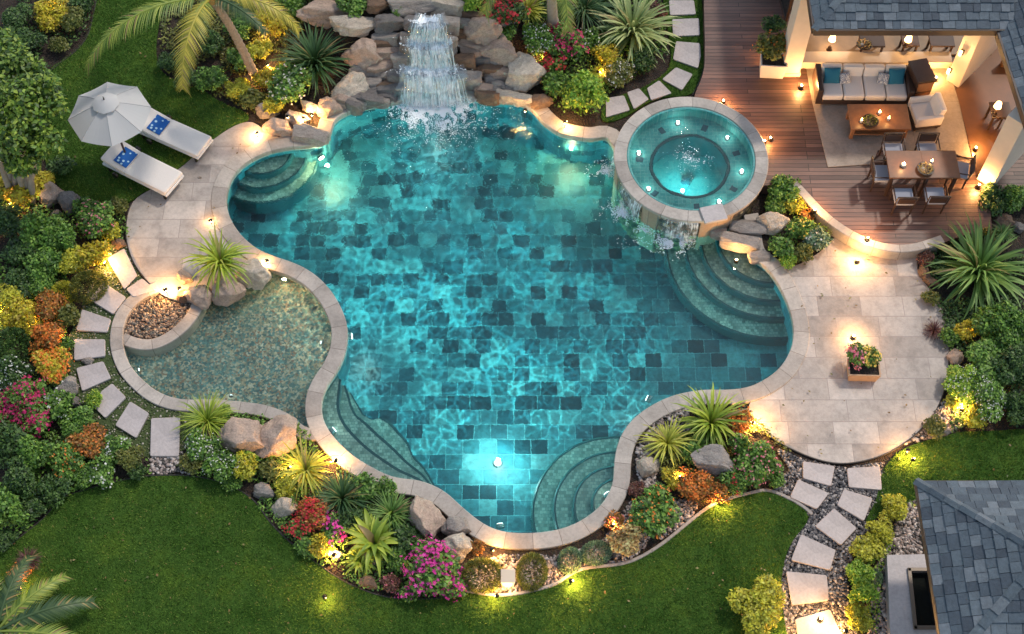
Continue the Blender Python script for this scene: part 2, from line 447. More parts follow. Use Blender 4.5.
# wading pool
def m_wade():
    s = NT('pebble_mosaic'); v = s.coord(); vo = s.n('TexVoronoi', Vector=v, Scale=24, _feature='F1')
    c = s.ramp(s.n('SeparateColor', Color=vo.outputs['Color']).outputs[0], [(0, (.08, .15, .14)), (.25, (.24, .25, .18)), (.45, (.46, .36, .23)), (.6, (.14, .26, .24)), (.75, (.52, .46, .34)), (.9, (.30, .17, .10))], 'CONSTANT')
    n = s.noise(v, 1.1, 4, .6); c = s.mix(s.ramp(n, [(.42, 0), (.6, 1)]), c, s.mix(.30, c, (.14, .26, .23)))
    n2 = s.noise(v, 5, 5, .7); c = s.mix(.8, c, s.ramp(n2, [(.3, .45), (.7, 1.3)]), 'MULTIPLY')
    s.bsdf(c, .5, s.bump(vo.outputs['Distance'], -.4, .02)); return s.m
wade = thing('wading_pool', 'shallow kidney-shaped wading pool with a pebble mosaic floor', 'wading pool')
basin('basin', offset(WADE, -.02), -.42, -.0, m_wade(), wade)
wl = pxline([(318,428),(305,427),(290,414),(270,406),(256,403),(215,399),(182,399),(159,392),(141,378),(129,363),(123,345),(123,330),(127,316),(136,304),(148,296),(160,291)], .06, .1, False)
strip('coping', wl, offset(wl, .27, False), .058, .16, M_coping, False, wade)
gl = pxline([(121,336),(132,341),(150,343),(168,336),(182,325),(192,313),(198,300)], .06, .08, False)
strip('inner_kerb', offset(gl, -.13, False), offset(gl, .13, False), .0, .5, M_coping, False, wade)

# water bodies: closed meshes, real wavelets on top
def waves(x, y):
    h = np.zeros_like(x)
    rs = np.random.default_rng(3)
    for k in range(34):
        lam = .28*1.09**k if k < 22 else .5+.1*(k-22); a = rs.uniform(0, 2*math.pi); ph = rs.uniform(0, 6.28)
        kx, ky = math.cos(a)*2*math.pi/lam, math.sin(a)*2*math.pi/lam
        h += WAMP*lam*np.sin(kx*x+ky*y+ph+1.2*np.sin(.7*ky*x-.6*kx*y*.5+ph*2))
    return h
WAMP = .0028
def CALM(x, y):
    f = P(430, 120, 0); d = np.hypot(x-f.x, (y-f.y)*.8); return .15+1.1*np.exp(-(d/3.6)**2)+.30*np.exp(-(d/6)**2)
def water(name, line, z, depth, mat, label, step=.055, damp=1.0):
    X = np.array([[p.x, p.y] for p in line]); x0, y0 = X.min(0)-.1; x1, y1 = X.max(0)+.1
    nx, ny = int((x1-x0)/step)+1, int((y1-y0)/step)+1
    gx, gy = np.meshgrid(np.linspace(x0, x1, nx), np.linspace(y0, y1, ny)); f = inside(line)
    ins = f(gx, gy); cell = ins[:-1, :-1] | ins[1:, :-1] | ins[:-1, 1:] | ins[1:, 1:]
    calm = CALM(gx, gy) if step else 1
    z_ = z+waves(gx, gy)*damp*calm
    V = np.stack([gx, gy, z_], -1).reshape(-1, 3); idx = np.arange(nx*ny).reshape(ny, nx)
    q = np.stack([idx[:-1, :-1], idx[:-1, 1:], idx[1:, 1:], idx[1:, :-1]], -1)[cell]
    used = np.unique(q); mp = -np.ones(nx*ny, int); mp[used] = np.arange(len(used)); q = mp[q]; V = V[used]
    me = mesh_np(name, V, q, True)
    bm = bmesh.new(); bm.from_mesh(me)
    e = bmesh.ops.extrude_edge_only(bm, edges=[e for e in bm.edges if len(e.link_faces) == 1])
    vs = [v for v in e['geom'] if isinstance(v, bmesh.types.BMVert)]
    for v in vs: v.co.z = z-depth
    bmesh.ops.holes_fill(bm, edges=[e for e in bm.edges if len(e.link_faces) == 1], sides=0)
    bmesh.ops.recalc_face_normals(bm, faces=bm.faces); bm.to_mesh(me); bm.free()
    o = link(name, me, mat); o['kind'] = 'structure'; o['label'] = label
    return o
pw = water('pool_water', offset(POOL, -.06), Z_W, 1.6, M_water, 'rippled teal water filling the big pool')
ww = water('wading_water', offset(WADE, -.06), Z_W+.01, .6, M_water2, 'shallow clear water in the wading pool', damp=.6)
# ------------------------------------------------------------------ lamps
def point(parent, loc, energy, col=(1, .62, .28), rad=.05, name='bulb'):
    l = bpy.data.lights.new(name, 'POINT'); l.energy = energy; l.color = col; l.shadow_soft_size = rad
    o = bpy.data.objects.new(name, l); C.objects.link(o); o.parent = parent; o.location = loc; return o
def net_pattern_lamp(parent, loc, energy, col, floor_z=Z_F, amount=1.0, fall='Linear'):
    """underwater lamp: a net pattern drawn into its emission stands in for ripple caustics"""
    o = point(parent, loc, energy, col, 0.0, 'bulb')
    l = o.data; l.use_nodes = True; t = l.node_tree; t.nodes.clear()
    N = t.nodes.new; L = t.links.new
    out = N('ShaderNodeOutputLight'); em = N('ShaderNodeEmission'); L(em.outputs[0], out.inputs[0])
    fo = N('ShaderNodeLightFalloff'); fo.inputs['Strength'].default_value = 1; fo.inputs['Smooth'].default_value = .4
    tc = N('ShaderNodeTexCoord'); sp = N('ShaderNodeSeparateXYZ'); L(tc.outputs['Normal'], sp.inputs[0])
    wl_ = parent.matrix_basis @ Vector(loc) if parent else Vector(loc)
    ab = N('ShaderNodeMath'); ab.operation = 'ABSOLUTE'; L(sp.outputs[2], ab.inputs[0])
    mx = N('ShaderNodeMath'); mx.operation = 'MAXIMUM'; L(ab.outputs[0], mx.inputs[0]); mx.inputs[1].default_value = .03
    dv = N('ShaderNodeMath'); dv.operation = 'DIVIDE'; dv.inputs[0].default_value = wl_.z-floor_z; L(mx.outputs[0], dv.inputs[1])
    vs = N('ShaderNodeVectorMath'); vs.operation = 'SCALE'; L(tc.outputs['Normal'], vs.inputs[0]); L(dv.outputs[0], vs.inputs['Scale'])
    va = N('ShaderNodeVectorMath'); va.operation = 'ADD'; L(vs.outputs[0], va.inputs[0]); va.inputs[1].default_value = wl_
    fl = N('ShaderNodeVectorMath'); fl.operation = 'MULTIPLY'; L(va.outputs[0], fl.inputs[0]); fl.inputs[1].default_value = (1, 1, 0)
    nz = N('ShaderNodeTexNoise'); nz.inputs['Scale'].default_value = 1.6; nz.inputs['Detail'].default_value = 2; L(fl.outputs[0], nz.inputs['Vector'])
    ns = N('ShaderNodeVectorMath'); ns.operation = 'SCALE'; L(nz.outputs['Color'], ns.inputs[0]); ns.inputs['Scale'].default_value = .55
    nn = N('ShaderNodeVectorMath'); nn.operation = 'ADD'; L(fl.outputs[0], nn.inputs[0]); L(ns.outputs[0], nn.inputs[1])
    cols = []
    for sc, wd in ((3.9, 15), (7.2, 9)):
        vo = N('ShaderNodeTexVoronoi'); vo.feature = 'DISTANCE_TO_EDGE'; vo.voronoi_dimensions = '2D'; vo.inputs['Scale'].default_value = sc; L(nn.outputs[0], vo.inputs['Vector'])
        m1 = N('ShaderNodeMath'); m1.operation = 'MULTIPLY'; L(vo.outputs[0], m1.inputs[0]); m1.inputs[1].default_value = -wd
        ex = N('ShaderNodeMath'); ex.operation = 'EXPONENT'; L(m1.outputs[0], ex.inputs[0]); cols.append(ex)
    s1 = N('ShaderNodeMath'); s1.operation = 'MULTIPLY_ADD'; L(cols[1].outputs[0], s1.inputs[0]); s1.inputs[1].default_value = .5; L(cols[0].outputs[0], s1.inputs[2])
    big = N('ShaderNodeTexNoise'); big.inputs['Scale'].default_value = .55; big.inputs['Detail'].default_value = 2; L(fl.outputs[0], big.inputs['Vector'])
    br = N('ShaderNodeMapRange'); L(big.outputs['Fac'], br.inputs[0]); br.inputs[1].default_value = .38; br.inputs[2].default_value = .62; br.inputs[3].default_value = 1.2*amount; br.inputs[4].default_value = 7*amount
    cc = P(440, 285, 0); dm = N('ShaderNodeVectorMath'); dm.operation = 'DISTANCE'; L(fl.outputs[0], dm.inputs[0]); dm.inputs[1].default_value = (cc.x, cc.y, 0)
    dr = N('ShaderNodeMapRange'); dr.interpolation_type = 'SMOOTHSTEP'; L(dm.outputs['Value'], dr.inputs[0]); dr.inputs[1].default_value = .5; dr.inputs[2].default_value = 6.0; dr.inputs[3].default_value = 1.5; dr.inputs[4].default_value = .35  # drawn net made brighter around the pool middle
    b2 = N('ShaderNodeMath'); b2.operation = 'MULTIPLY'; L(br.outputs[0], b2.inputs[0]); L(dr.outputs[0], b2.inputs[1])
    mm = N('ShaderNodeMath'); mm.operation = 'MULTIPLY_ADD'; L(s1.outputs[0], mm.inputs[0]); L(b2.outputs[0], mm.inputs[1]); mm.inputs[2].default_value = .26
    m3 = N('ShaderNodeMath'); m3.operation = 'MULTIPLY'; L(mm.outputs[0], m3.inputs[0]); L(fo.outputs[fall], m3.inputs[1])
    L(m3.outputs[0], em.inputs['Strength'])
    return o
M_white_met = simple('brushed_steel', (.25, .27, .27), .5, .6)
M_lensw = emit('pool_lens', (.8, 1, .95), 2.6); M_lensy = emit('warm_lens', (1, .8, .5), 14)
def pool_light(px, py, z, energy, col, label, wall=True, amount=1, warm=False, fall='Linear'):
    """niche lamp in the pool wall / floor. px,py = plan position of the fixture"""
    v = at0(px, py); v.z = z
    t = thing('underwater_light', label, 'pool light', v, 0, 'underwater pool lights')
    if wall:
        # face the open water: towards the pool middle
        c = Vector((-.8, 0, z)); d = (c-v); d.z = 0; a = math.atan2(d.y, d.x)
        m = MB(); m.tube([(-.05, 0, 0), (.03, 0, 0)], .085, 20); m.build('rim', M_white_met, t, rot=a)
        m = MB(); m.tube([(.03, 0, 0), (.045, 0, 0)], .065, 20); m.build('lens', M_lensy if warm else M_lensw, t, rot=a)
        if warm or amount < 1: point(t, (math.cos(a)*.25, math.sin(a)*.25, -.1), energy*1.6, (1, .8, .42), .03)  # extra plain point added to strengthen the glow at this niche
        return net_pattern_lamp(t, (math.cos(a)*.16, math.sin(a)*.16, 0), energy, col, amount=amount, fall=fall)
    m = MB(); m.lathe([(0, 0), (.09, 0), (.09, .04), (0, .04)], n=20); m.build('rim', M_white_met, t)
    m = MB(); m.lathe([(0, .04), (.07, .04), (.055, .06), (0, .06)], n=20); m.build('lens', M_lensy if warm else M_lensw, t)
    point(t, (.02, 0, .28), 70, (.95, 1, .9), .03)
    return net_pattern_lamp(t, (0, 0, .4), energy, col, amount=amount)
TEAL = (.8, 1, .9); WARMP = (1, .85, .5)
pool_light(497, 452, Z_F, 20, (.9, 1, .9), 'bright round lamp on the pool floor near the bottom of the photo', False)
pool_light(351, 340, -.45, 15, TEAL, 'lamp in the pool wall beside the wading pool separator', fall='Constant')
pool_light(575, 142, -.5, 34, WARMP, 'warm lamp in the far pool wall left of the spa', warm=True)
pool_light(322, 160, -.5, 18, WARMP, 'warm lamp by the steps below the rock bank', warm=True)
pool_light(435, 112, -.45, 18, TEAL, 'lamp in the pool wall under the waterfall', fall='Constant')
pool_light(648, 402, -.45, 8, TEAL, 'lamp in the pool wall by the agave bed', fall='Constant')
pool_light(500, 528, -.5, 9, (.8, 1, .9), 'lamp in the near pool wall behind the round green balls')
pool_light(607, 500, -.28, 26, (1, .93, .68), 'lamp added in the pool wall to brighten the lower right steps', amount=.5)  # lamp added only to brighten the dim corner steps
pool_light(770, 272, -.25, 14, (1, .9, .62), 'lamp in the pool wall lighting the steps by the spa', amount=.5)
pool_light(334, 436, -.30, 16, (.95, 1, .85), 'lamp in the pool wall lighting the long lower left steps', amount=.5)
# ------------------------------------------------------------------ terrain
yE = P(430, 98).y; xE = P(432, 60, 1).x
def sst(t): t = np.clip(t, 0, 1); return t*t*(3-2*t)
def Hn(x, y):
    a = np.exp(-(np.abs((x-xE)/2.9))**3)
    b = sst((y-yE-.15+.10*np.abs(x-xE)**1.3*.3)/2.0)
    return 1.25*a*b
def Gz(x, y): return float(Hn(np.array(float(x)), np.array(float(y))))
def PG(px, py, up=0.0):
    z = 0.0
    for _ in range(25):
        p = P(px, py, z+up); z = z*.5+.5*Gz(p.x, p.y)
    return P(px, py, z+up)
gx, gy = np.arange(-18, 18.01, .14), np.arange(-12, 15.01, .14)
GX, GY = np.meshgrid(gx, gy); GZ = Hn(GX, GY)+.018*np.sin(GX*5.1+GY*2)*np.sin(GY*4.3)
inPc, inWc = inside(offset(POOL, -.13)), inside(offset(WADE, -.10))
hole = inPc(GX, GY) | inWc(GX, GY) | (np.hypot(GX-SC.x, GY-SC.y) < 1.55)
cell = ~(hole[:-1, :-1] & hole[1:, :-1] & hole[:-1, 1:] & hole[1:, 1:])
cell = ~(hole[:-1, :-1] | hole[1:, :-1] | hole[:-1, 1:] | hole[1:, 1:])
ny, nx = GX.shape; idx = np.arange(nx*ny).reshape(ny, nx)
q = np.stack([idx[:-1, :-1], idx[:-1, 1:], idx[1:, 1:], idx[1:, :-1]], -1)[cell]
V = np.stack([GX, GY, GZ-.012], -1).reshape(-1, 3)
X0, X1, Y0, Y1 = gx[0], gx[-1], gy[0], gy[-1]; B = 150; b = len(V)
V = np.vstack([V, [[-B, -B, -.012], [B, -B, -.012], [B, B, -.012], [-B, B, -.012], [X0, Y0, -.012], [X1, Y0, -.012], [X1, Y1, -.012], [X0, Y1, -.012]]])
q = np.vstack([q, [[b, b+1, b+5, b+4], [b+1, b+2, b+6, b+5], [b+2, b+3, b+7, b+6], [b+3, b, b+4, b+7]]])
struct(link('ground', mesh_np('ground', V, q, True), M_mulch))

CMID = offset(POOL, -.16)
def poly(pxs, z, step=.15, closed=False): return pxline(pxs, z, step, closed, 1)
# right patio
pa = poly([(752,398),(748,408),(755,422),(768,435),(793,449),(818,459),(844,463),(879,456),(909,439),(932,416),(945,386),(949,350),(945,325),(941,305),(930,289),(919,275),(917,262),(925,236)], .03)
pa += [P(*q, .03).xy for q in [(890,232),(860,222),(838,226)]] + poly([(836,236),(826,247),(812,257),(792,267),(778,262),(762,256)], .03)
pa += seg_of(CMID, P(762, 256, .05).xy, P(752, 396, .05).xy)
struct(flat('patio', pa, .03, M_patio, thick=.06))
pb = poly([(262,128),(250,121),(232,127),(214,139),(198,152),(183,166),(165,178),(150,190),(136,198),(128,212),(126,236),(133,261),(144,277),(157,291),(175,300),(205,300),(235,285),(258,262)], .03)
pb += seg_of(CMID, P(252, 250, .05).xy, P(285, 140, .05).xy)[1:]
struct(flat('patio', pb, .03, M_patio, thick=.06))
# lawns
def lawn(pxs, closed_extra=(), z=.035):
    l = poly(pxs, z, .15)+[P(*q, z).xy for q in closed_extra]
    struct(flat('lawn', l, z, M_lawn, thick=.05)); return l
LB = lawn([(-40,560),(0,552),(23,535),(45,517),(61,499),(88,489),(119,481),(151,476),(189,476),(220,482),(242,492),(256,503),(269,522),(289,542),(312,560),(339,579),(365,591),(390,598),(433,599),(466,593),(512,596),(537,591),(557,585),(573,574),(588,569),(618,566),(638,560),(663,545),(689,524),(711,507),(732,499),(752,494),(768,491),(783,497),(799,505),(810,515),(806,524),(793,540),(785,558),(781,585),(783,610),(790,650)], [(790,760),(-60,760)])
LR = lawn([(883,470),(892,458),(905,448),(925,441),(945,436),(960,432),(990,431),(1024,429),(1060,430)], [(1100,430),(1100,510),(925,510),(915,500),(900,505),(884,512),(868,524),(866,520),(876,500)])
LT = lawn([(125,-40),(99,-20),(96,0),(93,12),(88,33),(78,48),(60,62),(48,72),(40,110),(45,160),(58,185),(76,198),(101,202),(118,203),(131,202),(140,193),(152,188),(168,176),(185,163),(200,149),(215,138),(232,126),(250,120),(246,112),(232,107),(214,98),(202,90),(180,82),(162,72),(156,50),(160,20),(170,0),(180,-40)])
LP = lawn([(650,-40),(662,-10),(664,10),(668,30),(671,55),(668,70),(655,80),(640,89),(618,96),(603,106),(603,122),(625,117),(645,104),(663,97),(692,94),(702,73),(704,50),(702,0),(700,-40)])
# steel edging / mowing kerbs along the beds
M_kerb = simple('kerb_stone', (.33, .29, .26), .7, nscale=14, bump=.3)
k1 = pxline([(466,592),(490,596),(512,596),(537,591),(557,585),(573,574),(588,569),(618,566),(638,560),(663,545),(689,524),(711,507),(732,499),(752,494),(768,491),(783,497),(799,505),(811,515)], .05, .1, False)
struct(strip('lawn_kerb', k1, offset(k1, .07, False), .055, .08, M_kerb, False))
M_edge = simple('edging_steel', (.03, .025, .022), .6)
def edging(pxs, z=.05, w=.025):
    l = pxline(pxs, z, .12, False); struct(strip('bed_edging', l, offset(l, w, False), z, .1, M_edge, False, bev=.004))
edging([(-20,556),(0,552),(23,535),(45,517),(61,499),(88,489),(119,481),(151,476),(189,476),(220,482),(242,492),(256,503),(269,522),(289,542),(312,560),(339,579),(365,591),(390,598),(433,599),(466,593)])
edging([(917,262),(919,275),(930,289),(941,305),(945,325),(949,350),(945,386),(932,416),(909,439),(879,456),(844,463),(818,459),(793,449),(768,435),(755,422),(748,408)], .045)
edging([(131,203),(127,212),(125,236),(132,261),(143,277),(156,292)], .045)
edging([(97,-5),(93,12),(88,33),(78,48),(60,62),(48,72)])
edging([(702,-20),(704,50),(702,73),(692,95)], .06)
# deck
dk = [P(*q, .3).xy for q in [(705,-60)]] + poly([(705,-50),(704,0),(705,50),(703,74),(694,97),*[W2P(SC.x+1.6*math.cos(R(a)), SC.y+1.6*math.sin(R(a)), .3) for a in range(80, -21, -10)],(790,186),(806,203),(816,213),(831,225),(851,237),(874,246),(899,250),(920,249),(945,242),(968,234),(992,230)], .3) + [P(*q, .3).xy for q in [(990,200),(1120,200),(1120,-60)]]
struct(flat('deck', dk, .3, M_deck, thick=.34))
k2 = pxline([(790,184),(804,199),(816,212),(831,225),(851,238),(874,248),(899,252),(920,250),(945,242)], .34, .1, False)
M_deckkerb = M_coping
struct(strip('deck_kerb', k2, offset(k2, .2, False), .335, .4, M_deckkerb, False))
# pavilion floor
M_slab = m_stone('terrace_floor', (.30, .25, .20), (.36, .30, .25), bw=1.2, bh=1.2, uvn='Object', mortar=.004, patch=.9)
sb = [P(*q, .32).xy for q in [(812,100),(828,167),(872,164),(878,150),(946,150),(972,160),(960,105),(946,60),(806,66)]]
struct(flat('terrace_floor', sb, .322, M_slab, thick=.02))

# ------------------------------------------------------------------ gravel
def pebbles(name, polys, n, size=(.018, .05), z=.01, cols=None, label=''):
    ico = bmesh.new(); bmesh.ops.create_icosphere(ico, subdivisions=1, radius=1); ico.verts.ensure_lookup_table()
    U = np.array([v.co[:] for v in ico.verts]); T = np.array([[v.index for v in f.verts] for f in ico.faces]); ico.free()
    pts = []
    tot = sum(abs(area(p)) for p in polys)
    for p in polys:
        f = inside(p); X = np.array([[q[0], q[1]] for q in p]); lo, hi = X.min(0), X.max(0); k = int(n*abs(area(p))/tot); got = 0
        while got < k:
            c = rng.uniform(lo, hi, (k*3, 2)); c = c[f(c[:, 0], c[:, 1])][:k-got]; pts.append(c); got += len(c)
            if len(c) == 0: break
    pts = np.vstack(pts); m = len(pts); s = rng.uniform(*size, m)
    sc = np.stack([s, s*rng.uniform(.6, 1, m), s*rng.uniform(.4, .7, m)], -1)[:, None, :]
    v = U[None]*sc*rng.uniform(.85, 1.15, (m, len(U), 1)); a = rng.uniform(0, 6.28, m); ca, sa = np.cos(a)[:, None], np.sin(a)[:, None]
    x = v[..., 0]*ca-v[..., 1]*sa; y = v[..., 0]*sa+v[..., 1]*ca
    v = np.stack([x+pts[:, :1], y+pts[:, 1:], v[..., 2]+z+rng.uniform(0, .02, (m, 1))], -1).reshape(-1, 3)
    t = (T[None]+(np.arange(m)*len(U))[:, None, None]).reshape(-1, 3)
    s_ = NT('pebble_'+name); ri = s_.n('NewGeometry').outputs['Random Per Island']
    c = s_.ramp(ri, cols or [(0, (.03, .03, .035)), (.3, (.12, .11, .11)), (.6, (.2, .18, .17)), (.85, (.42, .38, .35))], 'CONSTANT')
    s_.bsdf(c, .6)
    o = link(name, mesh_np(name, v, t, True), s_.m); tag(o, label, None, None, 'stuff'); return o
PATHR = [P(*q).xy for q in [(775,448),(800,459),(844,468),(884,463),(884,495),(874,520),(858,545),(848,570),(848,610),(862,650),(780,650),(780,590),(784,560),(793,541),(810,518),(800,503),(783,495),(770,485),(790,470)]]
pebbles('path_gravel', [PATHR], 7500, (.02, .045), .0, label='dark grey gravel between the stepping stones of the lower path')
BEDG = [P(*q).xy for q in [(466,572),(500,555),(560,556),(600,545),(632,500),(650,540),(630,562),(588,566),(570,573),(552,583),(512,593),(470,590)]]
BEDG2 = [P(*q).xy for q in [(880,560),(905,500),(917,500),(922,560),(890,560),(888,650),(868,650),(866,590)]]
BEDG3 = [P(*q).xy for q in [(640,500),(636,450),(655,420),(690,402),(690,430),(660,450),(655,500),(700,500),(690,520),(660,540)]]
BEDG4 = [P(*q).xy for q in [(150,455),(182,452),(190,474),(150,474)]]
BEDG5 = [P(*q).xy for q in [(905,444),(925,420),(945,400),(975,420),(955,431),(925,440)]]
pebbles('bed_gravel', [BEDG, BEDG2, BEDG3, BEDG4, BEDG5], 6500, (.02, .055), .0, cols=[(0, (.05, .045, .04)), (.25, (.2, .16, .14)), (.5, (.34, .27, .24)), (.75, (.5, .44, .4))], label='mixed brown and pale pebbles filling the planting beds')
HALF = [P(*q, 0).xy for q in [(126,334),(124,322),(131,308),(145,298),(165,292),(190,294),(193,308),(183,320),(168,331),(150,338)]]
fl = flat('half_moon_bed', HALF, -.06, M_mulch); struct(fl)
pebbles('half_moon_gravel', [HALF], 1700, (.015, .045), -.055, cols=[(0, (.06, .04, .03)), (.3, (.2, .13, .09)), (.6, (.36, .27, .19)), (.8, (.10, .10, .09))], label='tan gravel in the half-moon beside the wading pool')
# grass and ground cover between the left path stones
GCL = [P(*q).xy for q in [(104,240),(126,243),(140,275),(150,292),(128,306),(114,322),(110,350),(118,374),(136,394),(160,408),(210,412),(215,425),(185,450),(150,460),(128,445),(100,425),(82,404),(70,380),(66,345),(76,320),(86,298)]]
M_gc = simple('ground_cover', (.05, .075, .02), .9, nscale=30, namt=.8, bump=.8)
struct(flat('path_bed', GCL, .006, M_gc))
pebbles('path_pebbles', [GCL], 3500, (.012, .03), .0, cols=[(0, (.05, .08, .02)), (.4, (.09, .12, .04)), (.7, (.2, .18, .12)), (.88, (.4, .37, .3))], label='fine gravel and moss between the stones of the left garden path')

# grass blades
def grass(name, polys, per_m2, label, h=(.03, .06)):
    pts = []
    for p in polys:
        f = inside(p); X = np.array([[q[0], q[1]] for q in p]); lo, hi = X.min(0), X.max(0)
        lo = np.maximum(lo, [-13.5, -8.5]); hi = np.minimum(hi, [14.5, 10.5])
        c = rng.uniform(lo, hi, (int(per_m2*np.prod(hi-lo)), 2)); pts.append(c[f(c[:, 0], c[:, 1])])
    pts = np.vstack(pts); m = len(pts); hh = rng.uniform(*h, m); a = rng.uniform(0, 6.28, m); w = rng.uniform(.006, .011, m)
    ln = rng.uniform(.2, .9, m)*hh; b = rng.uniform(0, 6.28, m)
    base = np.c_[pts, np.full(m, .03)]; d = np.c_[np.cos(a)*w, np.sin(a)*w, np.zeros(m)]
    tip = base+np.c_[np.cos(b)*ln, np.sin(b)*ln, hh]
    v = np.stack([base-d, base+d, tip], 1).reshape(-1, 3); t = np.arange(3*m).reshape(m, 3)
    s = NT('grass_blade'); ri = s.n('NewGeometry').outputs['Random Per Island']; n2 = s.noise(s.coord(), 1.1, 4, .6)
    c = s.ramp(ri, [(0, (.04, .10, .015)), (.5, (.085, .18, .028)), (.9, (.16, .27, .045)), (1, (.30, .26, .09))])
    c = s.mix(.7, c, s.ramp(n2, [(.3, (.55, .7, .5)), (.5, (1, 1, 1)), (.66, (1.55, 1.3, 1.0))]), 'MULTIPLY')
    s.bsdf(c, .7, None, Specular_IOR_Level=.15); o = link(name, mesh_np(name, v, t), s.m); tag(o, label, None, None, 'stuff')
grass('grass', [LB, LR, LT, LP], 2000, 'short mown grass blades of the lawns')

# ------------------------------------------------------------------ spa
spa = thing('spa', 'round raised spa with a pale stone rim spilling water into the pool', 'hot tub', SC)
def m_spawall():
    s = NT('spa_wall_stone'); v = s.coord(); vo = s.n('TexVoronoi', Vector=v, Scale=11, _feature='F1')
    c = s.ramp(s.n('SeparateColor', Color=vo.outputs['Color']).outputs[0], [(0, (.05, .04, .03)), (.35, (.17, .12, .07)), (.6, (.3, .22, .12)), (.8, (.09, .07, .05)), (.93, (.5, .42, .2))], 'CONSTANT')
    s.bsdf(c, .35, s.bump(vo.outputs['Distance'], -.5, .02)); return s.m
def ring(mb, r0, r1, z0, z1, n=96, b=.012):
    mb.lathe([(r0, z0), (r0, z1-b), (r0+b, z1), (r1-b, z1), (r1, z1-b), (r1, z0)], n=n, smooth=False, closed=True); return mb
ring(MB(), 1.42, 1.66, -1.5, .545).build('wall', m_spawall(), spa)
cl = [Vector((math.cos(2*math.pi*i/110), math.sin(2*math.pi*i/110))) for i in range(110)]
strip('rim', [p*1.44 for p in cl], [p*1.73 for p in cl], .615, .08, M_coping, True, spa)
M_spat = m_stone('spa_tile', (.05, .30, .30), (.11, .40, .38), joint=(.2, .4, .38), bw=.09, bh=.09, uvn='Object', mortar=.004)
ring(MB(), 1.385, 1.437, -.1, .60).build('waterline_tile', M_spat, spa)
ring(MB(), .90, 1.40, .0, .19).build('seat', M_spat, spa); ring(MB(), .82, .899, -.8, .185).build('well_wall', M_nose, spa)
MB().lathe([(0, -.75), (.9, -.75)], n=64).build('floor', M_spat, spa)
m = MB(); m.tube([(.0, 0, -.75), (0, 0, -.70)], .12, 20); m.build('drain', simple('drain_dark', (.01, .05, .06), .4), spa)
for k in range(7):
    a = 2*math.pi*k/7+.3
    m = MB(); m.box((math.cos(a)*1.14, math.sin(a)*1.14, .194), (.17, .13, .012), (0, 0, a), .004); m.build('jet_plate', simple('jet_plate', (.01, .06, .08), .3), spa)
# stone block on the rim and pier on the wall, facing the pool steps
m = MB(); a = R(-76)
m.box((math.cos(a)*1.60, math.sin(a)*1.60, .64), (.42, .52, .07), (0, 0, a), .015); m.build('spill_cap', M_pad, spa)
def arc_panel(a0, a1, r0, r1, z0, z1, n=10):
    V = []; Fc = []
    for i in range(n+1):
        a = a0+(a1-a0)*i/n
        for r, z in ((r0, z0), (r1, z0), (r1, z1), (r0, z1)): V.append((r*math.cos(a), r*math.sin(a), z))
    for i in range(n):
        for j in range(4): Fc.append((i*4+j, i*4+(j+1) % 4, i*4+4+(j+1) % 4, i*4+4+j))
    Fc += [(0, 1, 2, 3), tuple(range(n*4, n*4+4))[::-1]]
    return V, Fc
M_pier = m_stone('pier_stone', (.34, .25, .17), (.42, .31, .22), uvn='Object', bw=.5, bh=.5)
for a0, a1 in ((-86, -60), (-132, -118), (-176, -166)):
    m = MB(); m.add(*arc_panel(R(a0), R(a1), 1.64, 1.70, -1.4, .53)); m.build('pier', M_pier, spa)
def circle(c, r, n=90): return [Vector((c.x+r*math.cos(2*math.pi*i/n), c.y+r*math.sin(2*math.pi*i/n))) for i in range(n)]
CALM_ = CALM
CALM = lambda x, y: .9+1.6*np.exp(-(np.hypot(x-SC.x, y-SC.y)/.7)**2)
M_water3 = m_water('spa_water', (.35, .92, .92), .25)
sw = water('spa_water', circle(SC, 1.392), .53, 1.4, M_water3, 'bubbling water in the round spa', .04, 1.0)
def spa_lamp(a, r, z, e, col=(.6, 1, .95)):
    t = thing('underwater_light', None, 'pool light', (SC.x+r*math.cos(a), SC.y+r*math.sin(a), z), 0, 'small lamps inside the spa')
    m = MB(); m.lathe([(0, 0), (.06, 0), (.06, .02), (0, .02)], n=14); m.build('rim', M_white_met, t)
    m = MB(); m.lathe([(0, .02), (.03, .02), (.02, .03), (0, .03)], n=14); m.build('lens', M_lensw, t)
    point(t, (0, 0, .12), e, col, .03); return t
spa_lamp(R(250), .30, -.74, 34, (.35, .95, 1))['label'] = 'bright turquoise lamp on the deep floor of the spa'
for a, lb in ((R(100), 'at the far edge of the spa seat'), (R(40), 'on the spa seat towards the wooden deck'), (R(165), 'on the spa seat towards the waterfall'), (R(215), 'on the spa seat above the foaming spill'), (R(-60), 'on the spa seat next to the stone cap'), (R(-10), 'on the right-hand arc of the spa seat')):
    spa_lamp(a, 1.18, .19, .9, (.85, 1, .9))['label'] = 'small white lamp '+lb
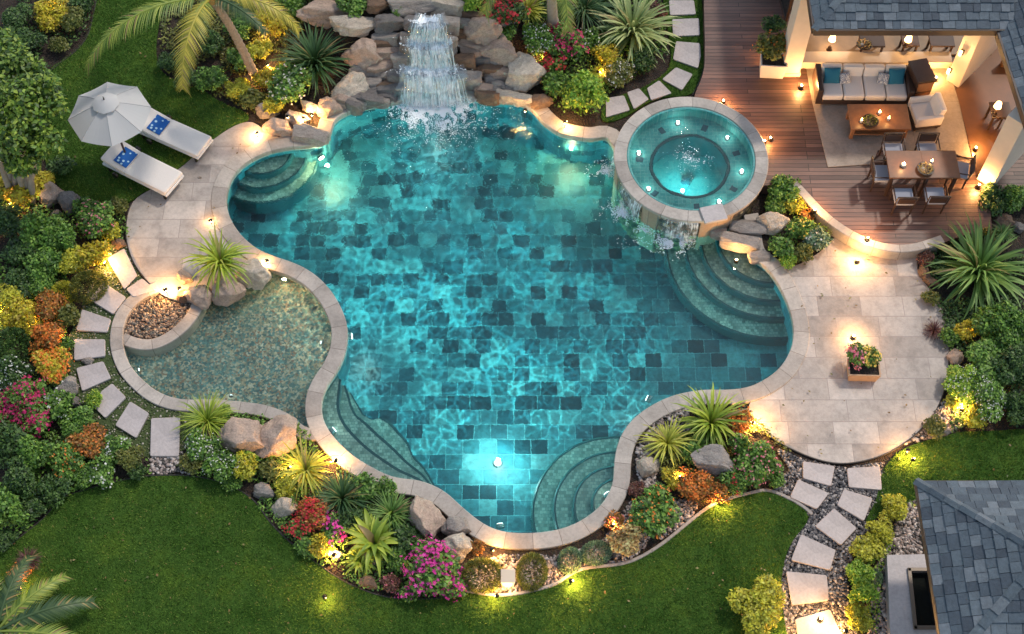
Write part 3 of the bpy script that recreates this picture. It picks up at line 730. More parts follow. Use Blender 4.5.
# ------------------------------------------------------------------ rocks
def rock_mesh(seed, cuts=16, rough=.11, boxy=0.0):
    r = random.Random(seed); bm = bmesh.new(); bmesh.ops.create_icosphere(bm, subdivisions=5, radius=1)
    pl = []
    for _ in range(cuts):
        d = Vector((r.gauss(0, 1), r.gauss(0, 1), r.gauss(0, .8))).normalized(); pl.append((d, r.uniform(.55, .85)))
    if boxy: pl += [(Vector(d), boxy) for d in ((1, 0, 0), (-1, 0, 0), (0, 1, 0), (0, -1, 0), (0, 0, 1))]
    off = Vector((seed*3.1, seed*1.7, seed*.9))
    for v in bm.verts:
        p = v.co.copy()
        for d, h in pl:
            k = p.dot(d)
            if k > h: p -= d*(k-h)*.98
        n = p.normalized()
        p += n*(noise.fractal(p*1.6+off, 1, 2, 4)*rough+noise.fractal(p*5+off, .8, 2.2, 4)*rough*.35-abs(noise.noise(p*2.6+off))*rough*.7)
        v.co = p
    for ax in range(3):
        lo = min(v.co[ax] for v in bm.verts); hi = max(v.co[ax] for v in bm.verts)
        for v in bm.verts: v.co[ax] = (v.co[ax]-(lo+hi)/2)/((hi-lo)/2)
    me = bpy.data.meshes.new('rock'); bm.to_mesh(me); bm.free()
    me.polygons.foreach_set('use_smooth', [True]*len(me.polygons)); return me
ROCKS = [rock_mesh(k) for k in range(1, 9)]+[rock_mesh(20+k, 5, .08, .72) for k in range(5)]
def m_rock(name, a, b, dark):
    s = NT(name); v = s.coord(); oi = s.n('ObjectInfo')
    ad = s.n('VectorMath', _operation='ADD'); s.set(ad.inputs[0], v); s.set(ad.inputs[1], oi.outputs['Location']); v = ad.outputs[0]
    n1 = s.noise(v, 2.6, 8, .7, .4); n2 = s.noise(v, 13, 10, .75); n3 = s.noise(v, 5, 6, .65, 1.5)
    c = s.mix(s.ramp(n1, [(.35, 0), (.62, 1)]), a, b)
    c = s.mix(s.ramp(n3, [(.55, 0), (.78, .6)]), c, dark)
    c = s.mix(.75, c, s.ramp(n2, [(.3, .45), (.5, 1), (.72, 1.35)]), 'MULTIPLY')
    s.bsdf(c, .8, s.bump(s.math('ADD', n2, s.math('MULTIPLY', n1, 1.5)), 1.0, .05)); return s.m
RM = dict(pink=m_rock('rock_pink', (.64, .48, .37), (.48, .35, .28), (.15, .11, .10)),
          grey=m_rock('rock_grey', (.48, .42, .37), (.34, .30, .27), (.13, .12, .12)),
          cream=m_rock('rock_cream', (.74, .65, .53), (.58, .48, .38), (.2, .16, .13)),
          dark=m_rock('rock_dark', (.20, .185, .18), (.27, .24, .22), (.07, .065, .065)),
          brown=m_rock('rock_brown', (.33, .2, .12), (.2, .13, .09), (.08, .06, .05)))
nrock = [0]
def rock(px, py, w, h, mat='pink', label='', var=None, zr=.62, up=0.0, rot=None, cat='boulder', name='boulder', group='boulders around the pool', z=None):
    """w,h: seen size in pixels"""
    s = PS(py); hw = w*s/2*1.06; k = nrock[0]; nrock[0] += 1
    rr = random.Random(k*17+3)
    hz = min(w, h)*s/2*zr*1.3; hd = max(hw*.5, (h*s/2-hz*.5)/.82*1.25)
    p = PG(px, py, up+hz*.45) if z is None else P(px, py, z)+Vector((0, .28, -.05))
    me = ROCKS[(k*5+2) % 8 if var is None else var]
    o = link(name, me, None, None, p, (rr.uniform(-.12, .12), rr.uniform(-.12, .12), R(rot) if rot is not None else rr.uniform(-.25, .25)+(math.pi if rr.random() < .5 else 0)), (hw, hd, hz*1.25))
    if not me.materials: me.materials.append(None)
    o.material_slots[0].link = 'OBJECT'; o.material_slots[0].material = RM[mat]
    tag(o, label, cat, group); return o
# bank above the pool
rock(325,13,52,27,'pink','broad pinkish boulder beside the palm frond, at the top left of the bank')
rock(355,27,46,24,'cream','long cream boulder just below the broad pinkish one')
rock(379,6,24,18,'brown','small rust brown rock at the top edge left of the falls')
rock(391,23,32,22,'dark','blue-grey boulder touching the left of the upper falls')
rock(363,55,44,36,'pink','large pink boulder with a white top, above the layered ledge')
rock(350,90,38,34,'cream','cream boulder right of the dark agave')
rock(415,3,52,18,'grey','flat grey slab behind the source of the falls',12)
rock(448,8,32,22,'cream','pale slab at the right end of the source of the falls',11)
rock(483,28,36,34,'pink','reddish boulder below the red flowers')
rock(498,52,40,32,'pink','pinkish boulder right of the falls, under the reddish one')
rock(526,76,42,40,'cream','big round cream boulder above the small orange lamp')
rock(541,102,22,22,'brown','small brown rock where the pool coping starts')
rock(505,15,20,26,'grey','narrow grey rock between red flowers and palm trunk')
rock(312,136,36,20,'grey','low grey rock at the water by the upper steps',10)
rock(278,128,30,22,'pink','flat pinkish rock behind the left coping')
rock(296,120,28,20,'grey','grey rock left of the warm lit rock')
rock(268,112,24,18,'grey','dim grey rock under the white flowers')
rock(310,108,20,14,'cream','small warm lit rock under the layered ledge')
rock(330,110,26,22,'pink','pink rock ending the ledge at the water')
rock(340,104,30,12,'cream','thin cream ledge stone above the water',11)
# ledge stones
lr = random.Random(5)
def ledge(x0, x1, y0, y1, n, hide=lambda x, y: False):
    k = 0
    while k < n:
        x = lr.uniform(x0, x1); y = y0+(y1-y0)*(k+.5)/n+lr.uniform(-3, 3)
        if hide(x, y): k += .5; continue
        rock(x, y, lr.uniform(16, 30), lr.uniform(9, 15), lr.choice(['dark', 'grey', 'brown', 'pink', 'cream', 'pink', 'grey']), LEDGE_L, 8+lr.randrange(5), zr=.8, cat='ledge stone', name='ledge_stone', group=LEDGE_G); k += 1
LEDGE_L, LEDGE_G = 'small flat stone stacked in the ledge left of the waterfall', 'stacked stones left of the falls'
ledge(362, 392, 66, 104, 15); ledge(340, 372, 94, 110, 6); ledge(382, 398, 40, 70, 6)
LEDGE_L, LEDGE_G = 'small flat stone stacked in the ledge right of the waterfall', 'stacked stones right of the falls'
ledge(478, 512, 58, 100, 16); ledge(464, 478, 16, 60, 7); ledge(500, 530, 92, 103, 4)
LEDGE_L, LEDGE_G = 'wet stone behind the falling water', 'wet stones behind the falls'
def wet(px, py, z, w, h, mat='dark', var=8):
    return rock(px, py, w, h, mat, LEDGE_L, var, z=z, zr=.9, rot=0, cat='ledge stone', name='ledge_stone', group=LEDGE_G)
wet(420, 34, 1.18, 30, 16); wet(444, 35, 1.16, 28, 16, 'grey', 9)
wet(414, 53, .85, 28, 20, 'dark', 10); wet(440, 54, .85, 34, 20, 'grey', 11)
wet(408, 72, .52, 34, 16, 'grey', 12); wet(436, 72, .52, 36, 16, 'dark', 8); wet(462, 72, .5, 26, 16, 'brown', 9)
wet(404, 90, .22, 34, 20, 'dark', 11); wet(434, 90, .2, 40, 20, 'dark', 10); wet(464, 90, .2, 34, 20, 'grey', 9)
# boulders round the agave between pool and wading pool
rock(200,298,28,28,'pink','left of the two round boulders in front of the raised agave',1)
rock(229,293,34,31,'pink','right of the two round boulders in front of the raised agave',4)
rock(254,273,34,32,'cream','pale boulder at the pool edge right of the raised agave',2)
rock(184,278,20,16,'pink','small boulder left of the raised agave, on the patio')
rock(183,296,12,14,'brown','little rust stone lit by the patio lamp')
# below the wading pool
rock(243,436,50,42,'pink','big wedge boulder at the foot of the wading pool, left one',0)
rock(277,438,42,48,'pink','tall boulder at the foot of the wading pool, right one',3)
rock(265,491,22,20,'grey','grey-violet stone at the lawn left of the white veined stone')
rock(283,508,28,26,'cream','white veined stone next to the red and magenta flowers')
rock(425,520,40,46,'pink','large lit boulder against the pool coping, above the magenta bush',5)
rock(456,526,30,24,'grey','grey boulder between the lit boulder and the pool edge')
rock(454,549,40,34,'cream','rounded veined boulder above and right of the magenta bush',6)
rock(337,556,13,12,'cream','small pale stone lit at the lawn edge')
rock(368,583,20,15,'brown','small brown stone below the broad-leaved plant')
rock(372,562,14,12,'grey','little grey stone beside the broad-leaved plant')
rock(712,462,45,36,'grey','big smooth grey boulder in the agave bed',7)
rock(648,465,24,26,'cream','pale boulder lit at the pool edge in the agave bed')
rock(716,478,24,12,'brown','orange-brown stone under the big smooth grey boulder')
rock(745,428,10,9,'pink','small pink stone below the orange flowers by the patio')
# right of the spa
rock(773,225,33,26,'cream','big whitish boulder right of the pool entry slabs',2)
rock(748,228,36,16,'grey','upper entry slab beside the spa',12,zr=.5)
rock(739,242,40,18,'grey','middle entry slab beside the spa',11,zr=.5)
rock(759,258,22,12,'grey','lower entry slab at the pool coping',12,zr=.5)
rock(718,233,16,14,'grey','small slab against the spa wall',10,zr=.5)
rock(1001,224,28,22,'brown','brown boulder behind the huge agave on the right')
rock(955,357,17,20,'pink','small pinkish boulder touching the right patio edge')
rock(924,272,12,18,'brown','narrow dark brown stone at the patio edge left of the huge agave')
rock(930,282,18,12,'brown','low brown stone in front of the huge agave')
rock(938,432,22,14,'dark','dark stone with moss in the little gravel bed by the right lawn')
rock(1018,228,14,14,'dark','dark stone at the right frame edge near the pavilion')
# left garden
rock(52,197,22,26,'pink','mauve boulder left of its darker neighbour, under the left tree')
rock(68,203,22,26,'dark','dark mauve boulder between the left tree and the lawn')
rock(117,244,18,13,'brown','orange lit rock at the top of the left garden path')
rock(66,390,26,28,'grey','grey boulder beside the orange flowering shrub')
rock(74,402,14,14,'dark','small dark stone below the grey boulder of the left garden')
rock(200,178,6,4,'grey','tiny grey pebble rock on the patio under the lounger')
for i,(x,y) in enumerate([(57,214),(14,330),(60,352),(88,362)]):
    rock(x,y,12,10,'grey',['small stone behind the dark mauve boulder','small stone at the left frame edge among yellow shrubs','small stone above the orange flowering shrub','small stone between orange shrub and garden path'][i])
rock(466,588,12,8,'cream','pale flat stone ending the mowing kerb by the magenta bush')
for i,(x,y) in enumerate([(520,574),(548,566),(575,556),(640,536),(655,528)]):
    rock(x,y,9,7,'grey',['small pebble rock right of the square lit stone','small rock beside the third round green ball','small rock between the two blue-green balls','small rock below the orange flowering bush','small rock at the lawn edge right of the orange bush'][i])

# ------------------------------------------------------------------ stepping stones
def pad(pxs, label, group, z=.075):
    p = [P(x, y, z).xy for x, y in pxs]; c = sum(p, Vector((0, 0)))/len(p)
    loc = [Vector((q.x-c.x, q.y-c.y)) for q in p]
    if area(loc) < 0: loc = loc[::-1]
    # rounded corners
    out = []
    n = len(loc)
    for i in range(n):
        a, b, d = loc[i-1], loc[i], loc[(i+1) % n]; r = .035
        u = b+(a-b).normalized()*r; v = b+(d-b).normalized()*r; out += [u, b.lerp((u+v)/2, .55), v]
    m = MB(); m.prism(out, -.06, 0); o = m.build('stepping_stone', M_pad, None, (c.x, c.y, z))
    bv = o.modifiers.new('b', 'BEVEL'); bv.width = .01; bv.segments = 2; bv.limit_method = 'ANGLE'
    return tag(o, label, 'stepping stone', group)
G1 = 'stepping stones of the left garden path'
for pxs, lb in [([(107,258),(124,248),(137,275),(124,289)], 'long slanted stepping stone at the very top of the left path'),
 ([(126,289),(142,278),(156,290),(133,297)], 'narrow stepping stone touching the patio, second on the left path'),
 ([(103,282),(126,297),(113,314),(89,299)], 'diamond-set stepping stone, third down the left path'),
 ([(82,309),(111,319),(107,332),(76,330)], 'stepping stone just above the two level ones of the left path'),
 ([(74,339),(105,339),(105,356),(74,360)], 'level stepping stone at the bend of the left path, beside the half-moon gravel'),
 ([(76,368),(103,361),(111,378),(82,391)], 'tilted stepping stone right of the grey garden boulder'),
 ([(88,401),(112,383),(126,397),(105,418)], 'stepping stone third from the lower end of the left path'),
 ([(115,425),(130,401),(149,413),(136,438)], 'upright-set stepping stone, second from the lower end of the left path'),
 ([(151,418),(180,417),(179,456),(150,456)], 'big square-cut stepping stone ending the left path at the lawn')]: pad(pxs, lb, G1)
G2 = 'stepping stones of the upper path by the deck'
for pxs, lb in [([(664,-22),(696,-22),(696,-5),(667,-5)], 'stepping stone cut by the top edge of the photo'),
 ([(669,0),(694,0),(696,14),(670,15)], 'topmost whole stepping stone beside the deck'),
 ([(672,19),(699,18),(700,35),(673,36)], 'second stepping stone from the top beside the deck'),
 ([(676,41),(700,43),(701,56),(698,68),(673,59)], 'five-sided stepping stone at the bend beside the deck'),
 ([(676,67),(693,74),(682,90),(662,79)], 'diamond-set stepping stone below the five-sided one'),
 ([(659,80),(672,93),(651,100),(647,88)], 'stepping stone half in shade above the spa rim'),
 ([(639,88),(649,99),(634,109),(627,92)], 'stepping stone second from the flower end of the upper path'),
 ([(606,98),(624,95),(630,110),(606,117)], 'stepping stone nearest the round green shrub above the pool')]: pad(pxs, lb, G2)
G3 = 'stepping stones of the lower right path'
for pxs, lb in [([(803,461),(835,466),(831,486),(803,478)], 'left one of the two stepping stones touching the right patio'),
 ([(847,468),(880,466),(882,490),(849,487)], 'right one of the two stepping stones touching the right patio'),
 ([(798,479),(829,493),(817,509),(790,497)], 'stepping stone at the tip of the mowing kerb'),
 ([(844,489),(873,498),(864,521),(837,505)], 'stepping stone beside the yellow hedge top'),
 ([(834,508),(857,528),(841,545),(815,526)], 'diamond-set stepping stone in the middle of the lower path'),
 ([(801,534),(836,550),(830,570),(791,560)], 'wide stepping stone third from the lower end'),
 ([(786,571),(827,575),(829,600),(792,605)], 'level stepping stone second from the lower end'),
 ([(795,619),(830,609),(844,640),(800,645)], 'warm lit stepping stone cut by the bottom edge')]: pad(pxs, lb, G3)
# ------------------------------------------------------------------ foliage
def m_leaf(name, cols, rough=.5, trans=.25):
    s = NT(name); ri = s.n('NewGeometry').outputs['Random Per Island']; n = len(cols)
    c = s.ramp(ri, [((i+.5)/n, col) for i, col in enumerate(cols)])
    v = s.n('TexCoord').outputs['Object']; c = s.mix(.55, c, s.ramp(s.noise(v, 3.2, 3, .6), [(.35, .55), (.65, 1.45)]), 'MULTIPLY')
    b = s.bsdf(c, rough); t = s.n('BsdfTranslucent', Color=c); mx = s.n('MixShader', i0=trans)
    s.t.links.new(b.outputs[0], mx.inputs[1]); s.t.links.new(t.outputs[0], mx.inputs[2]); s.t.links.new(mx.outputs[0], s.out.inputs[0]); return s.m
LM = dict(
 tree=m_leaf('leaf_tree', [(0.036, 0.0826, 0.012), (0.072, 0.153, 0.02), (0.144, 0.26, 0.03), (0.288, 0.389, 0.05)]),
 green=m_leaf('leaf_green', [(0.0438, 0.108, 0.0171), (0.0851, 0.195, 0.0256), (0.145, 0.302, 0.0427), (0.244, 0.411, 0.0641)]),
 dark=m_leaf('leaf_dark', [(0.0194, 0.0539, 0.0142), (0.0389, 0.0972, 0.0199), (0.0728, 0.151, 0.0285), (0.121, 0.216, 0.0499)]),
 bright=m_leaf('leaf_bright', [(0.0972, 0.216, 0.0171), (0.194, 0.367, 0.0285), (0.316, 0.518, 0.0499), (0.486, 0.6, 0.0712)]),
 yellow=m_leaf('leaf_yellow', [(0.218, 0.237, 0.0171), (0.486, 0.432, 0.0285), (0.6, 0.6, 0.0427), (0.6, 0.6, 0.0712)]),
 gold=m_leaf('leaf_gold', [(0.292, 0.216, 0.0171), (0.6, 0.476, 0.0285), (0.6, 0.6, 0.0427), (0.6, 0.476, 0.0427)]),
 blue=m_leaf('leaf_blue', [(0.0607, 0.13, 0.0712), (0.121, 0.216, 0.122), (0.218, 0.346, 0.185), (0.316, 0.432, 0.242)]),
 olive=m_leaf('leaf_olive', [(0.0728, 0.0972, 0.0171), (0.145, 0.172, 0.0285), (0.268, 0.26, 0.0499), (0.121, 0.151, 0.0285)]),
 rust=m_leaf('leaf_rust', [(0.194, 0.0864, 0.0214), (0.389, 0.13, 0.0285), (0.17, 0.172, 0.0285), (0.6, 0.237, 0.0427)]),
 purple=m_leaf('leaf_purple', [(0.0972, 0.0432, 0.0427), (0.194, 0.0648, 0.057), (0.121, 0.0864, 0.0427), (0.292, 0.108, 0.0712)]),
 straw=m_leaf('leaf_straw', [(0.486, 0.302, 0.128), (0.6, 0.453, 0.185), (0.6, 0.6, 0.257), (0.341, 0.216, 0.0855)]))
def m_petal(name, a, b):
    s = NT(name); ri = s.n('NewGeometry').outputs['Random Per Island']; c = s.mix(ri, a, b)
    bb = s.bsdf(c, .55); t = s.n('BsdfTranslucent', Color=c); mx = s.n('MixShader', i0=.25)
    s.t.links.new(bb.outputs[0], mx.inputs[1]); s.t.links.new(t.outputs[0], mx.inputs[2]); s.t.links.new(mx.outputs[0], s.out.inputs[0]); return s.m
FM = dict(magenta=m_petal('petal_magenta', (.75, .02, .32), (.9, .10, .5)), red=m_petal('petal_red', (.55, .015, .04), (.8, .05, .07)),
 pink=m_petal('petal_pink', (.8, .14, .25), (.85, .35, .4)), orange=m_petal('petal_orange', (.8, .16, .02), (.9, .34, .05)),
 white=m_petal('petal_white', (.8, .8, .72), (.85, .83, .8)), yellow=m_petal('petal_yellow', (.85, .55, .06), (.9, .72, .2)), crimson=m_petal('petal_crimson', (.5, .01, .1), (.75, .03, .22)))
# leaf = 2 triangles folded on the midrib
LEAF = np.array([[0, 0, 0], [.42, -.30, .06], [1, 0, -.05], [.42, .30, .06]]); LEAF_T = np.array([[0, 1, 2], [0, 2, 3]])
def place(tpl, T, pos, fwd, up, size):
    """oriented copies of a small template"""
    f = fwd/np.linalg.norm(fwd, axis=1, keepdims=True); r = np.cross(up, f); r /= np.linalg.norm(r, axis=1, keepdims=True)+1e-9; u = np.cross(f, r)
    v = pos[:, None, :]+(tpl[None, :, 0:1]*f[:, None]+tpl[None, :, 1:2]*r[:, None]+tpl[None, :, 2:3]*u[:, None])*size[:, None, None]
    m = len(pos); return v.reshape(-1, 3), (T[None]+(np.arange(m)*len(tpl))[:, None, None]).reshape(-1, T.shape[1])
def lobes(g, k, R_, H):
    L = []
    for i in range(k):
        a = g.uniform(0, 6.28); rr = math.sqrt(g.uniform(0, 1))*R_*.68; h = H*(.35+.5*(1-(rr/R_)**2))*g.uniform(.75, 1.1)
        L.append((rr*math.cos(a), rr*math.sin(a), h, g.uniform(.26, .44)*R_))
    L.append((0, 0, H*.5, R_*.5)); return L
def surf(g, L, n, H, tight=.25):
    w = np.array([l[3]**2 for l in L]); w /= w.sum(); ch = g.choice(len(L), n, p=w); A = np.array(L)[ch]
    d = g.normal(0, 1, (n, 3)); d[:, 2] = np.abs(d[:, 2])*1.1-.35; d /= np.linalg.norm(d, axis=1, keepdims=True)
    rad = A[:, 3:4]*(1-np.abs(g.normal(0, tight, (n, 1)))); p = A[:, :3]+d*rad*np.array([1, 1, .9]); p[:, 2] = np.maximum(p[:, 2], .02); return p, d
def shrub_mesh(seed, R_, H, n, size, k=9, tight=.25, spread=.9):
    g = np.random.default_rng(seed); L = lobes(g, k, R_, H); p, d = surf(g, L, n, H, tight)
    up = d+g.normal(0, .35, d.shape)+np.array([0, 0, .5]); f = np.cross(up, g.normal(0, 1, d.shape))+d*spread*.6
    v, t = place(LEAF, LEAF_T, p, f, up, size*g.uniform(.6, 1.35, n))
    # woody stems
    mb = MB()
    for l in L[:7]: mb.tube([(l[0]*.05, l[1]*.05, -.05), (l[0]*.5, l[1]*.5, l[2]*.5), (l[0], l[1], l[2])], [.018, .013, .006], 5, False)
    sv = np.array(mb.V); st = np.array([[f_[0], f_[1], f_[2]] for f_ in mb.F]+[[f_[0], f_[2], f_[3]] for f_ in mb.F])
    return mesh_np('shrub', np.vstack([v, sv]), np.vstack([t, st+len(v)])), L
PET = []
for i in range(5):
    a = i*1.2566; c, s_ = math.cos(a), math.sin(a); b = a+.5; PET.append((a, c, s_))
_fv = [[0, 0, 0]]; _ft = []
for a, c, s_ in PET:
    i = len(_fv); _fv += [[.55*math.cos(a-.5), .55*math.sin(a-.5), .18], [1.0*c, 1.0*s_, .28], [.55*math.cos(a+.5), .55*math.sin(a+.5), .18]]; _ft += [[0, i, i+1], [0, i+1, i+2]]
FLW = np.array(_fv)[:, [2, 0, 1]]; FLW_T = np.array(_ft)   # opens along local x
def bloom_mesh(seed, L, H, n, size, clump=4):
    g = np.random.default_rng(seed+99); m = max(1, n//clump); p, d = surf(g, L, m, H, .05)
    k = p[:, 2] > H*.35; p, d = p[k], d[k]; p = np.repeat(p+d*.03, clump, 0); d = np.repeat(d, clump, 0)
    p = p+g.normal(0, size*1.1, p.shape); f = d+g.normal(0, .35, d.shape)+np.array([0, 0, .5]); up = g.normal(0, 1, f.shape)
    v, t = place(FLW, FLW_T, p, f, up, size*g.uniform(.6, 1.1, len(p))); return mesh_np('blossoms', v, t)
SH = {}
for cls, (R_, H, n, sz) in dict(s=(.34, .42, 1100, .075), m=(.55, .62, 2100, .085), l=(.9, .95, 4200, .105)).items():
    for j in range(3):
        me, L = shrub_mesh(hash(cls) % 7*0+ord(cls)*10+j, R_, H, n, sz)
        SH[cls, j] = (me, R_, H, [bloom_mesh(ord(cls)+j*7, L, H, {'s': 260, 'm': 620, 'l': 1100}[cls], .042, 5), bloom_mesh(ord(cls)+j*7+3, L, H, {'s': 70, 'm': 190, 'l': 420}[cls], .03, 2)])
# tight ball (fine leaves) and broad-leaved shrub
for j in range(2):
    g = np.random.default_rng(50+j); n = 2600; d = g.normal(0, 1, (n, 3)); d[:, 2] = np.abs(d[:, 2])-.2; d /= np.linalg.norm(d, axis=1, keepdims=True)
    p = d*np.array([.33, .33, .36])*(1-np.abs(g.normal(0, .08, (n, 1))))+np.array([0, 0, .1]); v, t = place(LEAF*np.array([1, .6, 1]), LEAF_T, p, d+g.normal(0, .45, d.shape), g.normal(0, 1, d.shape), g.uniform(.04, .075, n))
    SH['ball', j] = (mesh_np('ball', v, t), .34, .46, [])
for j in range(2):
    me, L = shrub_mesh(70+j, .6, .6, 800, .19, 8, .2); SH['broad', j] = (me, .6, .6, [bloom_mesh(70+j, L, .6, 60, .05, 3)]*2)
nsh = [0]
def shrub(px, py, r, cls, leaf, label, flower=None, dense=0, name=None, cat=None, group=None, up=0.0):
    """r seen radius in px"""
    k = nsh[0]; nsh[0] += 1; s = PS(py)
    key = [q for q in SH if q[0] == cls]; me, R_, H, bl = SH[cls, key[k % len(key)][1]]
    sc = r*s/R_*.98; p = PG(px, py, H*sc*.45+up); p.z = Gz(p.x, p.y)+up
    name = name or ('flowering_shrub' if flower else 'round_shrub' if cls == 'ball' else 'shrub')
    rr = random.Random(k)
    o = link(name, me, None, None, p, (0, 0, rr.uniform(0, 6.28)), (sc*rr.uniform(.88, 1.16), sc*rr.uniform(.88, 1.16), sc*rr.uniform(.8, 1.15)))
    if not me.materials: me.materials.append(None)
    o.material_slots[0].link = 'OBJECT'; o.material_slots[0].material = LM[leaf]
    tag(o, label, cat or 'shrub', group)
    if flower and bl:
        b = link('blossoms', bl[dense], None, o)
        if not bl[dense].materials: bl[dense].materials.append(None)
        b.material_slots[0].link = 'OBJECT'; b.material_slots[0].material = FM[flower]
    return o
# --- blade plants
def blades(seed, n, Lr, wid, arch, el=(5, 85), seg=6, fold=.25):
    """rosette: long arching folded blades"""
    g = np.random.default_rng(seed); V = []; T = []
    for i in range(n):
        a = 2.39996*i+g.uniform(-.2, .2); t0 = i/n; e = R(el[1]+(el[0]-el[1])*t0)+g.normal(0, .08); Ln = g.uniform(*Lr)*(.75+.25*math.sin(t0*3)); w = wid*g.uniform(.8, 1.15)
        x, z = .03, .06; tw = g.normal(0, .12); b = len(V)
        for j in range(seg+1):
            u = j/seg; ww = w*(min(1, .45+u*2.2))*(1-max(0, (u-.35)/.65)**1.6)+.001
            ca, sa = math.cos(a+tw*u), math.sin(a+tw*u); dx, dy = -sa, ca
            V += [(x*ca+dx*ww, x*sa+dy*ww, z+fold*ww*1.6), (x*ca, x*sa, z), (x*ca-dx*ww, x*sa-dy*ww, z+fold*ww*1.6)]
            if j < seg:
                k = b+j*3; T += [(k, k+1, k+4, k+3), (k+1, k+2, k+5, k+4)]
            x += math.cos(e)*Ln/seg; z += math.sin(e)*Ln/seg; e -= arch/seg*(.5+u)
            z = max(z, .015)
    return mesh_np('blades', np.array(V), np.array(T))
BL = dict(flaxb=(blades(14, 105, (.55, 1.2), .026, 2.2, (10, 85)), .9), yucca=(blades(1, 190, (.8, 1.05), .024, 1.1), 1.0), agave=(blades(2, 150, (.9, 1.1), .030, 1.3), 1.0), grass=(blades(3, 190, (.75, 1.1), .013, 2.0, (25, 88)), .85),
          flax=(blades(4, 125, (.6, 1.15), .030, 1.9, (15, 85)), .9), broad=(blades(5, 46, (.7, 1.0), .075, 1.9, (18, 80), 7, .35), .85), bromel=(blades(6, 40, (.8, 1.0), .05, 1.5, (15, 80), 6, .4), .9))
def blade_mat(name, a, b, edge=None):
    s = NT(name); ri = s.n('NewGeometry').outputs['Random Per Island']; c = s.ramp(ri, [(0, a), (.9, b), (.95, (.34, .26, .10)), (1, (.22, .15, .07))]); bb = s.bsdf(c, .5)
    t = s.n('BsdfTranslucent', Color=c); mx = s.n('MixShader', i0=.2)
    s.t.links.new(bb.outputs[0], mx.inputs[1]); s.t.links.new(t.outputs[0], mx.inputs[2]); s.t.links.new(mx.outputs[0], s.out.inputs[0]); return s.m
BM = dict(dark=blade_mat('blade_dark', (0.0244, 0.0747, 0.0247), (0.0975, 0.194, 0.0617)), green=blade_mat('blade_green', (0.0569, 0.149, 0.0247), (0.26, 0.419, 0.0988)),
          lime=blade_mat('blade_lime', (0.13, 0.239, 0.0185), (0.488, 0.568, 0.0617)), yellow=blade_mat('blade_yellow', (0.211, 0.254, 0.0185), (0.6, 0.6, 0.0864)), pale=blade_mat('blade_pale', (0.163, 0.269, 0.0864), (0.552, 0.6, 0.247)), purple=blade_mat('blade_purple', (0.0813, 0.0299, 0.037), (0.195, 0.0747, 0.0617)))
def spiky(px, py, r, kind, col, label, cat='spiky plant', name='spiky_plant', up=0.0, group='spiky rosette plants'):
    me, R_ = BL[kind]; s = PS(py); sc = r*s/R_*1.12; p = PG(px, py, .3*sc+up); p.z = Gz(p.x, p.y)+up
    o = link(name, me, None, None, p, (0, 0, px*.7+py), sc)
    if not me.materials: me.materials.append(None)
    o.material_slots[0].link = 'OBJECT'; o.material_slots[0].material = BM[col]; return tag(o, label, cat, group)
spiky(314,58,42,'yucca','dark','dark green spiky rosette in front of the cream boulders of the bank')
spiky(219,258,34,'flaxb','lime','yellow-green rosette raised on boulders between the two pools', up=.35)
spiky(633,26,46,'agave','pale','big pale striped rosette above the upper stepping stones')
spiky(584,8,34,'grass','dark','dark drooping grass clump left of the big pale striped rosette')
spiky(981,266,54,'agave','green','huge green rosette at the right edge beside the patio')
spiky(305,468,32,'flaxb','yellow','yellow lit rosette right of the tall wading pool boulder')
spiky(342,497,32,'yucca','dark','dark green rosette between the yellow rosette and the lit boulder, upper one')
spiky(391,513,27,'yucca','green','green rosette just left of the large lit boulder')
spiky(374,540,34,'broad','lime','broad-leaved lime plant left of the magenta bush')
spiky(361,560,20,'broad','lime','lower small broad-leaved plant at the lawn edge', )
spiky(207,420,30,'grass','lime','lime grass tuft left of the big wedge boulder')
spiky(668,441,29,'flaxb','yellow','yellow-striped rosette at the pool edge of the agave bed')
spiky(712,420,36,'flax','lime','large lime rosette next to the orange flowers by the patio')
spiky(700,446,16,'bromel','green','small green rosette above the big smooth grey boulder')
spiky(322,548,16,'bromel','lime','little lime rosette among the red and magenta flowers')
spiky(28,560,14,'grass','straw' if 'straw' in BM else 'purple','small reddish tuft at the lower left frame edge')
spiky(1002,232,14,'flax','green','small rosette tucked behind the huge green one')
spiky(528,9,20,'flax','yellow','upright yellow leaves left of the pale palm trunk')
spiky(155,100,0.1,'grass','green','x') if 0 else None
spiky(75,585,20,'grass','dark','dark tuft right of the fern-like palm') if 0 else None
spiky(934,330,12,'grass','purple','purple tuft at the patio edge below the huge green rosette')

sh = shrub
